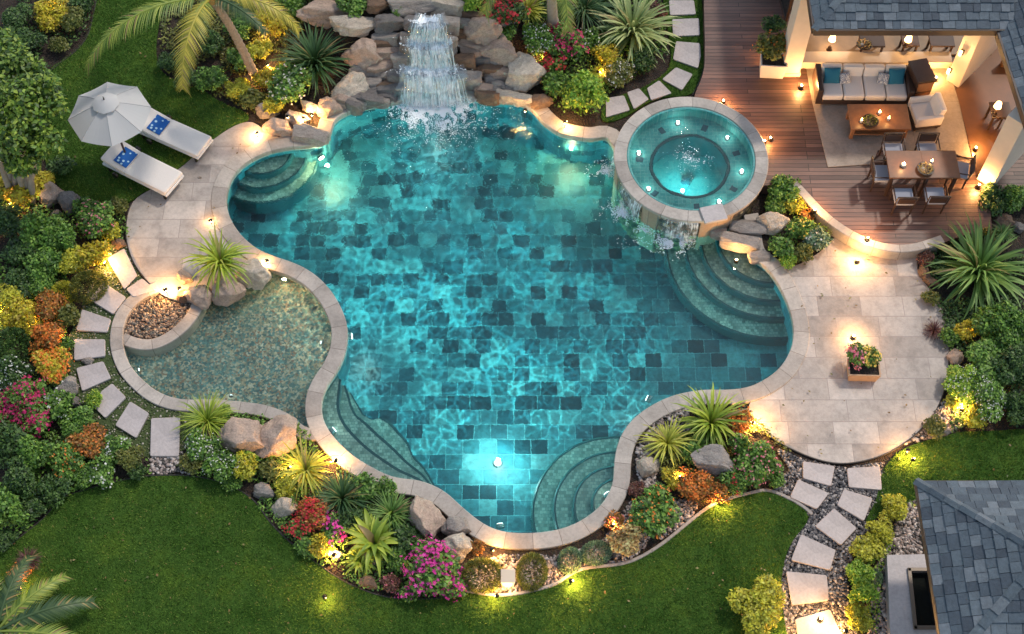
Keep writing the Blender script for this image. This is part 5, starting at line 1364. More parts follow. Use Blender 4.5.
# ------------------------------------------------------------------ low undergrowth filling the beds
def undergrowth(name, pxs, n, leaf, label, size=(.04, .10), seed=1):
    g = np.random.default_rng(seed); pg_ = [P(x, y, 0).xy for x, y in pxs]; f = inside(pg_); X = np.array([[q[0], q[1]] for q in pg_]); lo, hi = X.min(0), X.max(0)
    c = g.uniform(lo, hi, (n*4, 2)); c = c[f(c[:, 0], c[:, 1]) & ~inside(LB)(c[:, 0], c[:, 1]) & ~inside(LT)(c[:, 0], c[:, 1]) & ~inside(LR)(c[:, 0], c[:, 1])]
    dn = vnoise(c[:, 0]*1.7+seed, c[:, 1]*1.7); c = c[dn > -.25][:n]; m = len(c)
    z = Hn(c[:, 0], c[:, 1])+.03+.10*g.uniform(0, 1, m)*(1+vnoise(c[:, 0]*1.7+seed, c[:, 1]*1.7)); up = g.normal(0, .5, (m, 3))+np.array([0, 0, 1.]); fw_ = np.cross(up, g.normal(0, 1, (m, 3)))
    v, t = place(LEAF, LEAF_T, np.c_[c, z], fw_, up, g.uniform(*size, m)); o = link(name, mesh_np(name, v, t), LM[leaf]); tag(o, label, None, None, 'stuff')
undergrowth('undergrowth', [(-20,190),(60,185),(125,205),(128,240),(100,260),(70,320),(66,380),(100,430),(150,462),(152,475),(88,488),(45,516),(0,552),(-20,556)], 9000, 'green', 'low leafy undergrowth covering the left garden bed', seed=2)
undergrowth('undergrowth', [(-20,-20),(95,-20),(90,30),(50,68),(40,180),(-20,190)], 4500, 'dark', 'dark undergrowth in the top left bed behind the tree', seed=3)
undergrowth('undergrowth', [(165,-10),(320,-10),(300,60),(330,95),(262,118),(200,88),(160,70)], 6500, 'olive', 'olive undergrowth around the leaning palm', seed=4)
undergrowth('undergrowth', [(490,-10),(660,-10),(668,60),(600,100),(596,118),(560,112),(546,96),(530,60),(515,40)], 5000, 'green', 'low green undergrowth between falls and upper path', seed=5)
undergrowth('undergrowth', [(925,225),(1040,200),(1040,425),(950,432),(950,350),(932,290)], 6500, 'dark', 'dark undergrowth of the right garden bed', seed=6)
undergrowth('undergrowth', [(190,418),(240,415),(300,425),(330,465),(400,500),(430,545),(470,570),(440,598),(365,590),(312,560),(242,492),(190,476)], 7000, 'green', 'low green undergrowth of the near bed', (.03, .08), seed=7)
undergrowth('undergrowth', [(690,410),(745,410),(790,452),(780,485),(700,505),(660,480),(660,440)], 4500, 'olive', 'low olive undergrowth in the agave bed', (.03, .07), seed=8)
undergrowth('undergrowth', [(768,178),(800,200),(835,235),(792,265),(765,250),(780,215)], 1000, 'green', 'low undergrowth in the bed right of the spa', (.03, .07), seed=9)
undergrowth('undergrowth', [(868,525),(900,498),(915,505),(885,560),(875,640),(860,640),(862,580)], 900, 'bright', 'low leaves under the yellow hedge', (.03, .07), seed=10)
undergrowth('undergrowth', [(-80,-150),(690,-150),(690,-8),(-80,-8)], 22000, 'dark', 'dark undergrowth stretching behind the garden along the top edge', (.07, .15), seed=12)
for i_, (x_, y_) in enumerate([(330,-30),(370,-45),(420,-40),(470,-32),(520,-48),(600,-45),(640,-60),(290,-50),(100,-60),(40,-50)]):
    shrub(x_, y_, 30, 'l', ['dark', 'green', 'olive'][i_ % 3], 'large shrub standing behind the garden beyond the top edge', group='shrubs behind the garden')
# ------------------------------------------------------------------ pavilion and house
M_slate = NT('slate'); s = M_slate; ri = s.n('NewGeometry').outputs['Random Per Island']; v = s.coord()
c = s.ramp(ri, [(0, (.035, .05, .07)), (.35, (.06, .085, .11)), (.7, (.09, .12, .145)), (1, (.14, .165, .19))])
c = s.mix(.6, c, s.ramp(s.noise(v, 9, 6, .7), [(.3, .55), (.7, 1.4)]), 'MULTIPLY'); s.bsdf(c, .7, s.bump(s.noise(v, 22, 5, .7), .6, .02)); M_slate = s.m
M_wall = simple('cream_render', (.58, .50, .42), .8, nscale=5, namt=.12, bump=.15)
M_fascia = simple('dark_fascia', (.05, .035, .03), .5)
M_wood = simple('warm_wood', (.30, .13, .045), .45, nscale=8, namt=.35)
M_woodd = simple('dark_wood', (.045, .025, .018), .4, nscale=8, namt=.3)
M_floorw = simple('polished_floor', (.16, .07, .03), .3, nscale=4, namt=.3)
M_glassd = simple('dark_glass', (.01, .013, .012), .06)
def shingles(name, A, B_, D, Cc, parent, row=.19, wid=.24, seed=1, inside_fn=None):
    """roof plane: eave A->B_, upper edge D->Cc (D above A)"""
    g = random.Random(seed); A, B_, D, Cc = map(Vector, (A, B_, D, Cc)); V = []; Fc = []
    up = ((D-A)+(Cc-B_))/2; U = (B_-A); N_ = U.cross(D-A)
    if N_.length < 1e-6: N_ = U.cross(Cc-B_)
    N_.normalize(); N_ = N_ if N_.z > 0 else -N_
    su = N_.cross(U.normalized()); su = su if su.z > 0 else -su; un = U.normalized()
    H = max((D-A).dot(su), (Cc-B_).dot(su)); rows = int(H/row)+1
    def left(t): return (D-A).dot(un)*t, 0
    for r in range(rows):
        h0 = r*row; h1 = min(H, h0+row*1.12); t0 = h0/H
        xl = (D-A).dot(un)*(h0/max(1e-6, (D-A).dot(su))) if (D-A).dot(su) > 1e-6 else 0
        xr = U.length+((Cc-B_).dot(un))*(h0/max(1e-6, (Cc-B_).dot(su)))
        xl2 = (D-A).dot(un)*(h1/max(1e-6, (D-A).dot(su))) if (D-A).dot(su) > 1e-6 else 0
        xr2 = U.length+((Cc-B_).dot(un))*(h1/max(1e-6, (Cc-B_).dot(su)))
        x = xl-(g.random()*wid)
        while x < xr:
            w_ = wid*g.uniform(.6, 1.25); a0, a1 = max(x+.004, xl), min(x+w_-.004, xr); b0, b1 = max(x+.004, xl2), min(x+w_-.004, xr2); x += w_
            if a1-a0 < .02: continue
            if b1 <= b0: b0 = b1 = min(max((a0+a1)/2, xl2), max(xr2, xl2))
            th = g.uniform(.022, .038); e = g.uniform(-.012, .012)
            p = [A+un*a0+su*(h0+e)+N_*th, A+un*a1+su*(h0+e)+N_*th, A+un*b1+su*h1+N_*.006, A+un*b0+su*h1+N_*.006, A+un*a0+su*(h0+e), A+un*a1+su*(h0+e)]
            k = len(V); V += p; Fc += [(k, k+1, k+2, k+3), (k+4, k+5, k+1, k), (k+4, k, k+3), (k+5, k+2, k+1)]
    me = mesh_from(name, V, Fc); o = link(name, me, M_slate, parent)
    # boarding under the shingles
    q = [A-N_*.002, B_-N_*.002, Cc-N_*.002, D-N_*.002]; q += [v_-N_*.10 for v_ in q]
    link('roof_boarding', mesh_from('roof_boarding', q, [(0, 1, 2, 3), (7, 6, 5, 4), (0, 4, 5, 1), (1, 5, 6, 2), (2, 6, 7, 3), (3, 7, 4, 0)]), M_fascia, parent)
    return o
def ridge(a, b_, parent, name='ridge_cap'):
    a, b_ = Vector(a), Vector(b_); n = max(2, int((b_-a).length/.3)); V = []; Fc = []; d = (b_-a).normalized(); sd_ = d.cross(Vector((0, 0, 1))).normalized(); u = sd_.cross(d)
    for i in range(n):
        p0 = a+(b_-a)*(i/n)-d*.03; p1 = a+(b_-a)*((i+1)/n); k = len(V); h0, h1 = .075, .05
        for p, h in ((p0, h0), (p1, h1)): V += [p-sd_*.085+u*(h-.055), p+u*(h-.01), p+sd_*.085+u*(h-.055)]
        Fc += [(k, k+1, k+4, k+3), (k+1, k+2, k+5, k+4), (k, k+2, k+1)]
    return link(name, mesh_from(name, V, Fc), M_slate, parent)
def beam(name, a, b_, w_, h, mat, parent):
    a, b_ = Vector(a), Vector(b_); d = b_-a; m = MB(); m.box((a+b_)/2, (d.length, w_, h), Euler((0, -math.asin(d.z/d.length), math.atan2(d.y, d.x))), .008); return m.build(name, mat, parent)
# small house, lower right
hz = 2.6; A = P(918, 482, hz); Bp = P(945, 668, hz); Ls = A.y-Bp.y; x0 = (A.x+Bp.x)/2
house = thing('small_house', 'small house with a blue-grey slate hip roof in the lower right corner', 'house', (x0+Ls/2, (A.y+Bp.y)/2, 0))
O = house.location; h_ = Ls/2; az_ = P(1053, 566, hz+h_*.55).z
def loc(x, y, z): return (x, y, z)
ap = (0, 0, hz+h_*.52)
cs = [(-h_, h_, hz), (h_, h_, hz), (h_, -h_, hz), (-h_, -h_, hz)]
for i in range(4): shingles('roof', cs[(i+1) % 4], cs[i], ap, ap, house, seed=i+3) if i != 3 else shingles('roof', cs[3], cs[0], ap, ap, house, seed=9)
for c_ in cs: ridge(c_, ap, house)
for i in range(4): beam('fascia', Vector(cs[i])+Vector((0, 0, -.06)), Vector(cs[(i+1) % 4])+Vector((0, 0, -.06)), .05, .16, M_fascia, house)
m = MB(); m.box((.0, 0, 1.25), (Ls-2.6, Ls-2.6, 2.5), 0, .02); m.build('wall', M_wall, house)
# landing with a glazed floor light, left of the small house
t = thing('light_well', 'cream stone landing with a dark framed glass panel beside the small house', 'light well', (0, 0, 0))
q = [P(x, y, .25).xy for x, y in [(887,555),(930,554),(950,700),(893,700)]]
g1 = [P(x, y, .25).xy for x, y in [(909,570),(932,570),(941,628),(915,628)]]
loops = [[Vector((*p, .25)) for p in q], [Vector((*p, .25)) for p in g1]]
flat('slab', q, .25, M_pad, [g1], .24, t)
flat('glass', g1, .12, M_glassd, parent=t)
fr = MB()
for i in range(4):
    a, b_ = Vector((*g1[i], .27)), Vector((*g1[(i+1) % 4], .27)); d = b_-a; fr.box((a+b_)/2, (d.length+.06, .07, .05), (0, 0, math.atan2(d.y, d.x)), .006)
fr.build('frame', simple('bronze_frame', (.14, .11, .085), .4, .3), t)
# pavilion (upper right)
Z0 = .322
pav = thing('pavilion', 'open-sided lounge pavilion with cream pillars under a blue-grey slate roof', 'pavilion', P(880, 60, Z0))
PO = pav.location.copy()
def pl(px, py, z): return P(px, py, z)-PO
ez = 3.05
E0, E1 = P(815, 29, ez), P(1015, 31, ez); E1.y = E0.y
dy = 3.2; rise = 1.5
TL, TR = E0+Vector((1.3*2.2, dy, rise)), E1+Vector((0, dy, rise))
shingles('roof', E0-PO, E1-PO, TL-PO, TR-PO, pav, seed=21)
W0 = E0+Vector((0, dy*1.5, 0))
shingles('roof', W0-PO, E0-PO, TL+Vector((0, .9, 0))-PO, TL-PO, pav, seed=22)
ridge(E0-PO, TL-PO, pav)
beam('fascia', E0-PO+Vector((-.02, -.03, -.07)), E1-PO+Vector((0, -.03, -.07)), .05, .17, M_fascia, pav)
beam('fascia', E0-PO+Vector((-.03, 0, -.07)), W0-PO+Vector((-.03, 0, -.07)), .05, .17, M_fascia, pav)
def pillar(px, py, w_, d_, h, label=None, rz=0):
    b_ = pl(px, py, Z0-.02); m = MB(); m.box(b_+Vector((0, d_/2, h/2)), (w_, d_, h), rz, .012); m.build('pillar', M_wall, pav)
    m = MB(); m.box(b_+Vector((0, d_/2, .05)), (w_+.05, d_+.05, .1), rz, .01); m.build('pillar_base', M_wall, pav)
pillar(790, 76, .42, .5, 2.72)
# low wall / threshold between terrace and inner room
a, b_ = pl(800, 67, Z0), pl(950, 67, Z0)
m = MB(); m.box((a+b_)/2+Vector((0, .12, .11)), ((b_-a).length, .34, .22), math.atan2((b_-a).y, (b_-a).x), .012); m.build('threshold', M_wall, pav)
# inner room floor and back wall
m = MB(); c_ = pl(880, 40, Z0+.03); m.box(c_+Vector((.3, .85, -.02)), (4.6, 2.6, .06), 0, 0); m.build('room_floor', simple('room_floor', (.28, .2, .13), .5, nscale=6), pav)
m = MB(); m.box(c_+Vector((.3, 2.3, 1.3)), (4.6, .15, 2.6), 0, .01); m.build('back_wall', M_wood, pav)
for k, xx in enumerate((-1.55, .4, 1.3)):
    m = MB(); m.box(c_+Vector((xx, 2.18, 1.25)), (.7, .08, 2.3), 0, .01); m.build('door_panel', M_woodd, pav)
# right wing: two walls running away to the right, wooden room between them
wing = thing('side_wing', 'side wing with slate roof, cream walls and warm wooden room at the right edge', 'house wing', P(1000, 110, Z0))
WO = wing.location.copy()
def wallrun(px0, py0, px1, py1, th, h, name='wall', mat=None, z=Z0-.02):
    a, b_ = P(px0, py0, z)-WO, P(px1, py1, z)-WO; d = b_-a; m = MB(); n_ = Vector((-d.y, d.x, 0)).normalized()
    m.box((a+b_)/2+Vector((0, 0, h/2)), (d.length, th, h), math.atan2(d.y, d.x), .012); return m.build(name, mat or M_wall, wing)
wallrun(952, 84, 1015, 20, .36, 2.55)
wallrun(984, 184, 1060, 100, .40, 2.3)
fw = [P(x, y, Z0+.012).xy-WO.xy for x, y in [(956,90),(1010,30),(1120,30),(1120,120),(1040,120),(978,178)]]
flat('room_floor', fw, .012+.0, M_floorw, parent=wing)
# wing roof
R0, R1 = P(991, 6, 3.0), P(1030, 128, 3.0); R0 = R0+(R0-R1).normalized()*2.0
nrm = Vector((-(R0-R1).normalized().y, (R0-R1).normalized().x, 0)); nrm = nrm if nrm.x > 0 else -nrm
shingles('roof', R0-WO, R1-WO, R0+nrm*2.6+Vector((0, 0, 1.3))-WO, R1+nrm*2.6+Vector((0, 0, 1.3))-WO, wing, seed=31)
beam('fascia', R0-WO+Vector((-.03, 0, -.07)), R1-WO+Vector((-.03, 0, -.07)), .06, .18, M_fascia, wing)
wallrun(1000, 66, 1040, 66, .12, .5, 'low_shelf', M_wood)

# glazed doors at the left end of the pavilion
d_ = thing('folding_doors', 'dark framed folding doors at the top edge left of the pavilion', 'door', P(786, 22, .3), R(96))
for k in range(3):
    f = MB(); x = k*.72
    f.box((x, 0, 1.1), (.06, .06, 2.2), 0, .005); f.box((x+.68, 0, 1.1), (.06, .06, 2.2), 0, .005); f.box((x+.34, 0, 2.17), (.62, .06, .07), 0, .005); f.box((x+.34, 0, .05), (.62, .06, .09), 0, .005); f.box((x+.34, 0, 1.1), (.62, .05, .05), 0, .005)
    leaf_ = f.build('door_leaf', M_woodd, d_); gl_ = MB(); gl_.box((x+.34, 0, 1.1), (.62, .012, 2.1), 0, 0); gl_.build('glass', M_glassd, leaf_)
# ------------------------------------------------------------------ furniture
M_cush = simple('cushion_fabric', (.74, .67, .61), .9, nscale=60, namt=.12, bump=.2)
M_cushw = simple('white_canvas', (.72, .70, .68), .85, nscale=40, namt=.08, bump=.15)
M_cushg = simple('chair_cushion', (.34, .35, .40), .9, nscale=60, namt=.12, bump=.2)
M_teal = simple('teal_fabric', (.015, .14, .22), .9, nscale=50, namt=.3)
M_metal = simple('dark_metal', (.03, .028, .026), .4, .6)
M_teak = simple('teak', (.26, .11, .045), .42, nscale=10, namt=.4)
M_tabd = simple('walnut', (.15, .065, .03), .4, nscale=10, namt=.4)
M_candle = emit('candle_flame', (1, .55, .15), 60)
M_bulbm = emit('lamp_glow', (1, .55, .18), 5)
M_lampg = emit('garden_lens', (1, .66, .3), 45)
M_white = simple('white_ceramic', (.75, .72, .68), .3)
def pill(mb, c, size, rot=0, bev=None): mb.box(c, size, rot, bev if bev is not None else min(size)*.42); return mb
def towel_mat():
    s = NT('blue_towel'); v = s.coord(); vo = s.n('TexVoronoi', Vector=v, Scale=9, _feature='F1', Randomness=.6)
    c = s.mix(s.ramp(vo.outputs['Distance'], [(.24, 1), (.3, 0)]), (.01, .10, .36), (.45, .65, .75)); s.bsdf(c, .95, s.bump(s.noise(v, 60, 2), .4, .01)); return s.m
M_towel = towel_mat()
# loungers
def make_lounger():
    t = thing('sun_lounger', '', 'sun lounger', (0, 0, 0), 0, 'sun loungers')
    L_, W_ = 1.72, .64
    f = MB(); f.box((0, W_/2-.03, .22), (L_, .05, .06)); f.box((0, -W_/2+.03, .22), (L_, .05, .06)); f.box((L_/2-.02, 0, .22), (.05, W_-.1, .06)); f.box((-L_/2+.02, 0, .22), (.05, W_-.1, .06)); f.build('frame', M_cushw, t)
    for x in (-L_/2+.12, L_/2-.12):
        for y in (-1, 1):
            m = MB(); m.box((x, y*(W_/2-.05), .1), (.05, .05, .2)); m.build('leg', M_metal, t)
    m = MB(); pill(m, (.29, 0, .30), (1.12, W_, .11)); m.build('mattress', M_cush, t)
    m = MB(); pill(m, (-.555, 0, .355), (.62, W_, .11), (0, R(11), 0)); m.build('backrest', M_cush, t)
    m = MB(); m.tube([(-.45, .38, .2), (-.45, .43, .2)], .075, 16); m.build('wheel', M_metal, t)
    m = MB(); m.tube([(-.45, -.38, .2), (-.45, -.43, .2)], .075, 16); m.build('wheel', M_metal, t)
    return t
def towel(L_, label):
    rz = L_.rotation_euler.z; k = L_.scale[0]; q = L_.location+Matrix.Rotation(rz, 3, 'Z') @ Vector((-.42*k, 0, (.355-.135*math.tan(R(11))+.058+.006)*k)); pos = q
    V = []; Fc = []; n = 14
    for i in range(n+1):
        for j in range(n+1):
            x = (i/n-.5)*.34; y = (j/n-.5)*.44; V.append((x, y, .012+.006*noise.noise(Vector((x*14, y*14, pos[0])))))
    b = len(V)
    V += [(v[0], v[1], v[2]-.012) for v in V]
    for i in range(n):
        for j in range(n):
            k = i*(n+1)+j; Fc.append((k, k+n+1, k+n+2, k+1)); Fc.append((b+k, b+k+1, b+k+n+2, b+k+n+1))
    o = link('towel', mesh_from('towel', V, Fc, True), M_towel, None, pos); o.rotation_euler = (Matrix.Rotation(rz, 3, 'Z') @ Matrix.Rotation(R(11), 3, 'Y')).to_euler(); return tag(o, label, 'towel', 'blue towels on the loungers')
L1 = make_lounger()
a, b = P(147, 121, .3), P(207, 147, .3); c = (a+b)/2; az = math.atan2(b.y-a.y, b.x-a.x)
def set_l(o, a, b, label):
    c = (a+b)/2; o.location = (c.x, c.y, .03); o.rotation_euler = (0, 0, math.atan2(b.y-a.y, b.x-a.x)); L = (b-a).length; o.scale = (L/1.72,)*3; o['label'] = label; return o.rotation_euler.z
z1 = set_l(L1, P(144, 121, .3), P(205, 148, .3), 'upper sun lounger with its head end under the parasol')
L2 = copy_tree(L1); z2 = set_l(L2, P(111, 153, .3), P(175, 185, .3), 'lower sun lounger standing closer to the left garden')
towel(L1, 'blue patterned towel on the upper lounger')
towel(L2, 'blue patterned towel on the lower lounger')
# parasol
ub = P(120, 152, .03); ub = P(106, 122, 0)
apx = P(105, 102, 2.25); ub = Vector((apx.x, apx.y, .03))
u = thing('parasol', 'off-white octagonal parasol shading the heads of the loungers', 'parasol', ub)
Rr = .90; zc = 1.82; zt = 2.22; V = []; Fc = []
K = 8; n = 6
for k in range(K):
    for j in range(1, n+1):
        for i in range(7):
            a0 = (k+i/6)*2*math.pi/K+.2; r = Rr*j/n; sag = 1-.075*math.sin(math.pi*i/6)*(j/n); rr = r*(math.cos(math.pi/K)/math.cos((i/6-.5)*2*math.pi/K))
            V.append((rr*math.cos(a0), rr*math.sin(a0), zc+(zt-zc)*(1-(j/n)**1.25)-.03*math.sin(math.pi*i/6)*(j/n)))
for k in range(K):
    b = k*n*7
    for j in range(n-1):
        for i in range(6): q = b+j*7+i; Fc.append((q, q+7, q+8, q+1))
V.append((0, 0, zt)); tp = len(V)-1
for k in range(K):
    for i in range(6): q = k*n*7+i; Fc.append((tp, q, q+1))
def m_canvas():
    s = NT('parasol_canvas'); c = (.62, .62, .62); b = s.bsdf(c, .85); t = s.n('BsdfTranslucent', Color=c); mx = s.n('MixShader', i0=.3)
    s.t.links.new(b.outputs[0], mx.inputs[1]); s.t.links.new(t.outputs[0], mx.inputs[2]); s.t.links.new(mx.outputs[0], s.out.inputs[0]); return s.m
o = link('canopy', mesh_from('canopy', V, Fc), m_canvas(), u); sd_ = o.modifiers.new('t', 'SOLIDIFY'); sd_.thickness = .008
m = MB()
for k in range(K):
    a0 = k*2*math.pi/K+.2; m.tube([(.02*math.cos(a0), .02*math.sin(a0), zt+.003), *[(Rr*t_*math.cos(a0), Rr*t_*math.sin(a0), zc+(zt-zc)*(1-t_**1.25)+.004) for t_ in (.25, .5, .75, 1)]], .006, 5)
m.build('seams', simple('seam', (.42, .42, .43), .8), u)
m = MB(); m.lathe([(.30, zt-.035), (.2, zt+.04), (.05, zt+.09), (0, zt+.09)], n=8); m.build('vent_cap', m_canvas(), u)
MB().tube([(0, 0, zt+.08), (0, 0, zt+.18)], [.02, .008], 8).build('finial', M_metal, u)
MB().tube([(0, 0, 0), (0, 0, zt-.02)], .025, 12).build('pole', M_woodd, u)
m = MB()
for k in range(K):
    a0 = k*2*math.pi/K+.2; m.tube([(0, 0, 1.55), (Rr*.5*math.cos(a0), Rr*.5*math.sin(a0), zc+(zt-zc)*.55)], .007, 5)
m.build('struts', M_metal, u)
MB().lathe([(0, .06), (.2, .06), (.25, .0), (0, 0)], n=24).build('base', simple('concrete', (.3, .3, .29), .8, nscale=10), u)

# lounge
D = .322
def at(px, py, z=D): p = P(px, py, z); return Vector((p.x, p.y, D))
sf = thing('sofa', 'long grey outdoor sofa with two teal cushions on the pavilion terrace', 'sofa', at(862, 107), R(-1))
W = 2.2
m = MB(); m.box((0, .42, .14), (W, .82, .14)); m.build('base', M_woodd, sf)
for k in range(4):
    x = (k-1.5)*(W-.24)/4
    m = MB(); pill(m, (x, .35, .29), ((W-.26)/4-.01, .68, .17), 0, .05); m.build('seat_cushion', M_cush, sf)
    m = MB(); pill(m, (x, .70, .46), ((W-.26)/4-.01, .16, .32), (R(-12), 0, 0), .05); m.build('back_cushion', M_cush, sf)
for x in (-1, 1):
    m = MB(); pill(m, (x*(W/2-.06), .42, .34), (.13, .82, .42), 0, .03); m.build('armrest', M_woodd, sf)
def cushion(px, py, z, r, mat, label, rz=0, tilt=-35, cat='cushion', group='cushions on the sofa'):
    V = []; Fc = []; n = 12
    m = MB(); bm = bmesh.new(); bmesh.ops.create_grid(bm, x_segments=n, y_segments=n, size=1)
    bmesh.ops.solidify(bm, geom=bm.faces[:], thickness=.1)
    for v in bm.verts:
        s = 1 if v.co.z > -.05 else -1
        e = (1-v.co.x**2)*(1-v.co.y**2); v.co.z = s*(.04+.33*max(0, e)**.5); v.co.x *= 1-.08*(1-abs(v.co.y)); v.co.y *= 1-.08*(1-abs(v.co.x))
    me = bpy.data.meshes.new('cushion'); bm.to_mesh(me); bm.free(); me.polygons.foreach_set('use_smooth', [True]*len(me.polygons))
    p = P(px, py, z); o = link('cushion', me, mat, None, p, (R(tilt), 0, rz), r); return tag(o, label, cat, group)
M_pat = NT('patterned_fabric'); s = M_pat; c = s.mix(s.ramp(s.noise(s.coord(), 5, 3), [(.45, 0), (.5, 1)]), (.7, .67, .62), (.2, .22, .28)); s.bsdf(c, .9); M_pat = s.m
def on_sofa(x, y, z, *a, **k):
    q = sf.location+Matrix.Rotation(sf.rotation_euler.z, 3, 'Z') @ Vector((x, y, z)); o = cushion(0, 0, 1, *a, **k); o.location = q; return o
on_sofa(-.74, .50, .50, .19, M_teal, 'teal cushion at the left end of the sofa', 0, 52); on_sofa(.74, .50, .50, .19, M_teal, 'teal cushion at the right end of the sofa', 0, 52)
on_sofa(-.44, .47, .46, .13, M_pat, 'small patterned cushion beside the left teal one', .2, 45); on_sofa(.44, .47, .46, .13, M_pat, 'small patterned cushion beside the right teal one', -.2, 45)
ar = thing('armchair', 'grey armchair turned towards the coffee table', 'armchair', at(922, 120), R(-82)); ar.scale = (.88,)*3
m = MB(); m.box((0, 0, .15), (.72, .72, .12)); m.build('base', M_woodd, ar)
m = MB(); pill(m, (0, -.04, .30), (.58, .6, .18), 0, .05); m.build('seat_cushion', M_cush, ar)
m = MB(); pill(m, (0, .29, .52), (.62, .17, .45), (R(-10), 0, 0), .06); m.build('back_cushion', M_cush, ar)
for x in (-1, 1): m = MB(); pill(m, (x*.34, 0, .38), (.10, .70, .34), 0, .04); m.build('armrest', M_cush, ar)
for x in (-1, 1):
    for y in (-1, 1): m = MB(); m.box((x*.3, y*.3, .05), (.05, .05, .1)); m.build('leg', M_woodd, ar)
ct = thing('coffee_table', 'low teak coffee table between sofa and dining set', 'coffee table', at(875, 128), 0)
m = MB(); m.box((0, 0, .40), (1.36, .72, .05)); m.build('table_top', M_teak, ct)
m = MB(); m.box((0, 0, .14), (1.22, .60, .03)); m.build('shelf', M_teak, ct)
for x in (-1, 1):
    for y in (-1, 1): m = MB(); m.box((x*.6, y*.28, .19), (.08, .08, .375)); m.build('leg', M_teak, ct)
def tabletop(px, py, z): p = P(px, py, z); return Vector((p.x, p.y, z))
def candle(px, py, z, label, e=1.2, r=.035):
    t = thing('candle', label, 'candle', tabletop(px, py, z), 0, 'candles and table lights')
    MB().lathe([(0, 0), (r, 0), (r, .08), (r*.7, .085), (0, .08)], n=14).build('wax', M_white, t)
    MB().lathe([(0, .085), (.012, .10), (.010, .12), (0, .15)], n=8).build('flame', M_candle, t)
    point(t, (0, 0, .2), e, (1, .55, .2), .02); return t
TZ = D+.428
def bowlplant(px, py, z, label, mat='olive', sc=.5):
    t = thing('table_bowl', label, 'bowl', tabletop(px, py, z))
    MB().lathe([(0, .005), (.10, .0), (.19, .06), (.18, .065), (.10, .02), (0, .02)], n=24).build('bowl', M_woodd, t)
    g = np.random.default_rng(3); n = 120; d = g.normal(0, 1, (n, 3)); d[:, 2] = np.abs(d[:, 2]); d /= np.linalg.norm(d, axis=1, keepdims=True)
    v, tt = place(LEAF, LEAF_T, d*np.array([.13, .13, .06])+np.array([0, 0, .04]), d+g.normal(0, .5, d.shape), g.normal(0, 1, d.shape), g.uniform(.03, .07, n)); link('greenery', mesh_np('greenery', v, tt), LM[mat], t); return t
bowlplant(870, 122, TZ, 'dark bowl with greenery in the middle of the coffee table')
candle(879, 114, TZ, 'bright candle at the back of the coffee table', 1.6); candle(861, 122, TZ, 'small candle left of the bowl on the coffee table', .8); candle(888, 120, TZ, 'small candle right of the bowl on the coffee table', .8)
# dining
def dtable(px, py, label, w_=.78):
    t = thing('dining_table', label, 'dining table', at(px, py), 0, 'dining tables pushed together')
    m = MB(); m.box((0, 0, .73), (w_, .74, .045)); m.build('table_top', M_tabd, t)
    m = MB(); m.box((0, 0, .67), (w_-.12, .62, .07)); m.build('apron', M_woodd, t)
    for x in (-1, 1):
        for y in (-1, 1): m = MB(); m.box((x*(w_/2-.08), y*.30, .35), (.07, .07, .70)); m.build('leg', M_woodd, t)
    return t
dtable(897, 184, 'left half of the dining table, with one bright candle'); dtable(931.5, 184, 'right half of the dining table, with a flower bowl')
def make_chair():
    t = thing('dining_chair', '', 'dining chair', (0, 0, 0), 0, 'chairs around the dining table')
    for x in (-1, 1):
        for y in (-1, 1): m = MB(); m.box((x*.23, y*.23, .22), (.045, .045, .44)); m.build('leg', M_woodd, t)
    m = MB(); pill(m, (0, 0, .46), (.50, .50, .09), 0, .035); m.build('seat', M_cushg, t)
    m = MB(); m.tube([(-.25, .25, .42), (-.26, .30, .85), (.26, .30, .85), (.25, .25, .42)], .022, 8); m.build('back_frame', M_woodd, t)
    m = MB(); pill(m, (0, .285, .68), (.44, .05, .26), (R(-6), 0, 0), .02); m.build('backrest', M_woodd, t)
    for x in (-1, 1): m = MB(); m.tube([(x*.27, -.22, .44), (x*.27, -.22, .64), (x*.27, .27, .66)], .018, 8); m.build('armrest', M_woodd, t)
    return t
ch0 = make_chair(); used = [0]
for px, py, rz, lb in [(889,162,0,'dining chair at the far side of the left table half'),(923,162,0,'dining chair at the far side of the right table half'),
    (899,207,180,'dining chair at the near side of the left table half'),(930,206,180,'dining chair at the near side of the right table half'),
    (878,184,90,'dining chair at the left end of the table'),(954,180,-104,'dining chair at the right end, pulled out at an angle')]:
    o = copy_tree(ch0) if used[0] else ch0; used[0] = 1; o.location = at(px, py); o.rotation_euler = (0, 0, R(rz)); o['label'] = lb; o.scale = (.86,)*3
DZ = D+.755
candle(903, 166, DZ, 'bright candle on the left half of the dining table', 1.8, .05); bowlplant(925, 170, DZ, 'bowl of white flowers on the right half of the dining table', 'straw'); candle(931, 163, DZ, 'small candle beside the white flower bowl', 1)
# side cabinet right of sofa
t = thing('side_cabinet', 'dark wooden cabinet standing beside the right end of the sofa', 'cabinet', at(914, 92), R(12))
m = MB(); m.box((0, 0, .38), (.42, .62, .72)); m.build('body', M_woodd, t); m = MB(); m.box((0, 0, .76), (.46, .66, .03)); m.build('top', M_woodd, t)
for k in (-1, 1): m = MB(); m.box((0, -.318, .38+k*.17), (.36, .02, .30), 0, .005); m.build('drawer', M_teak, t)
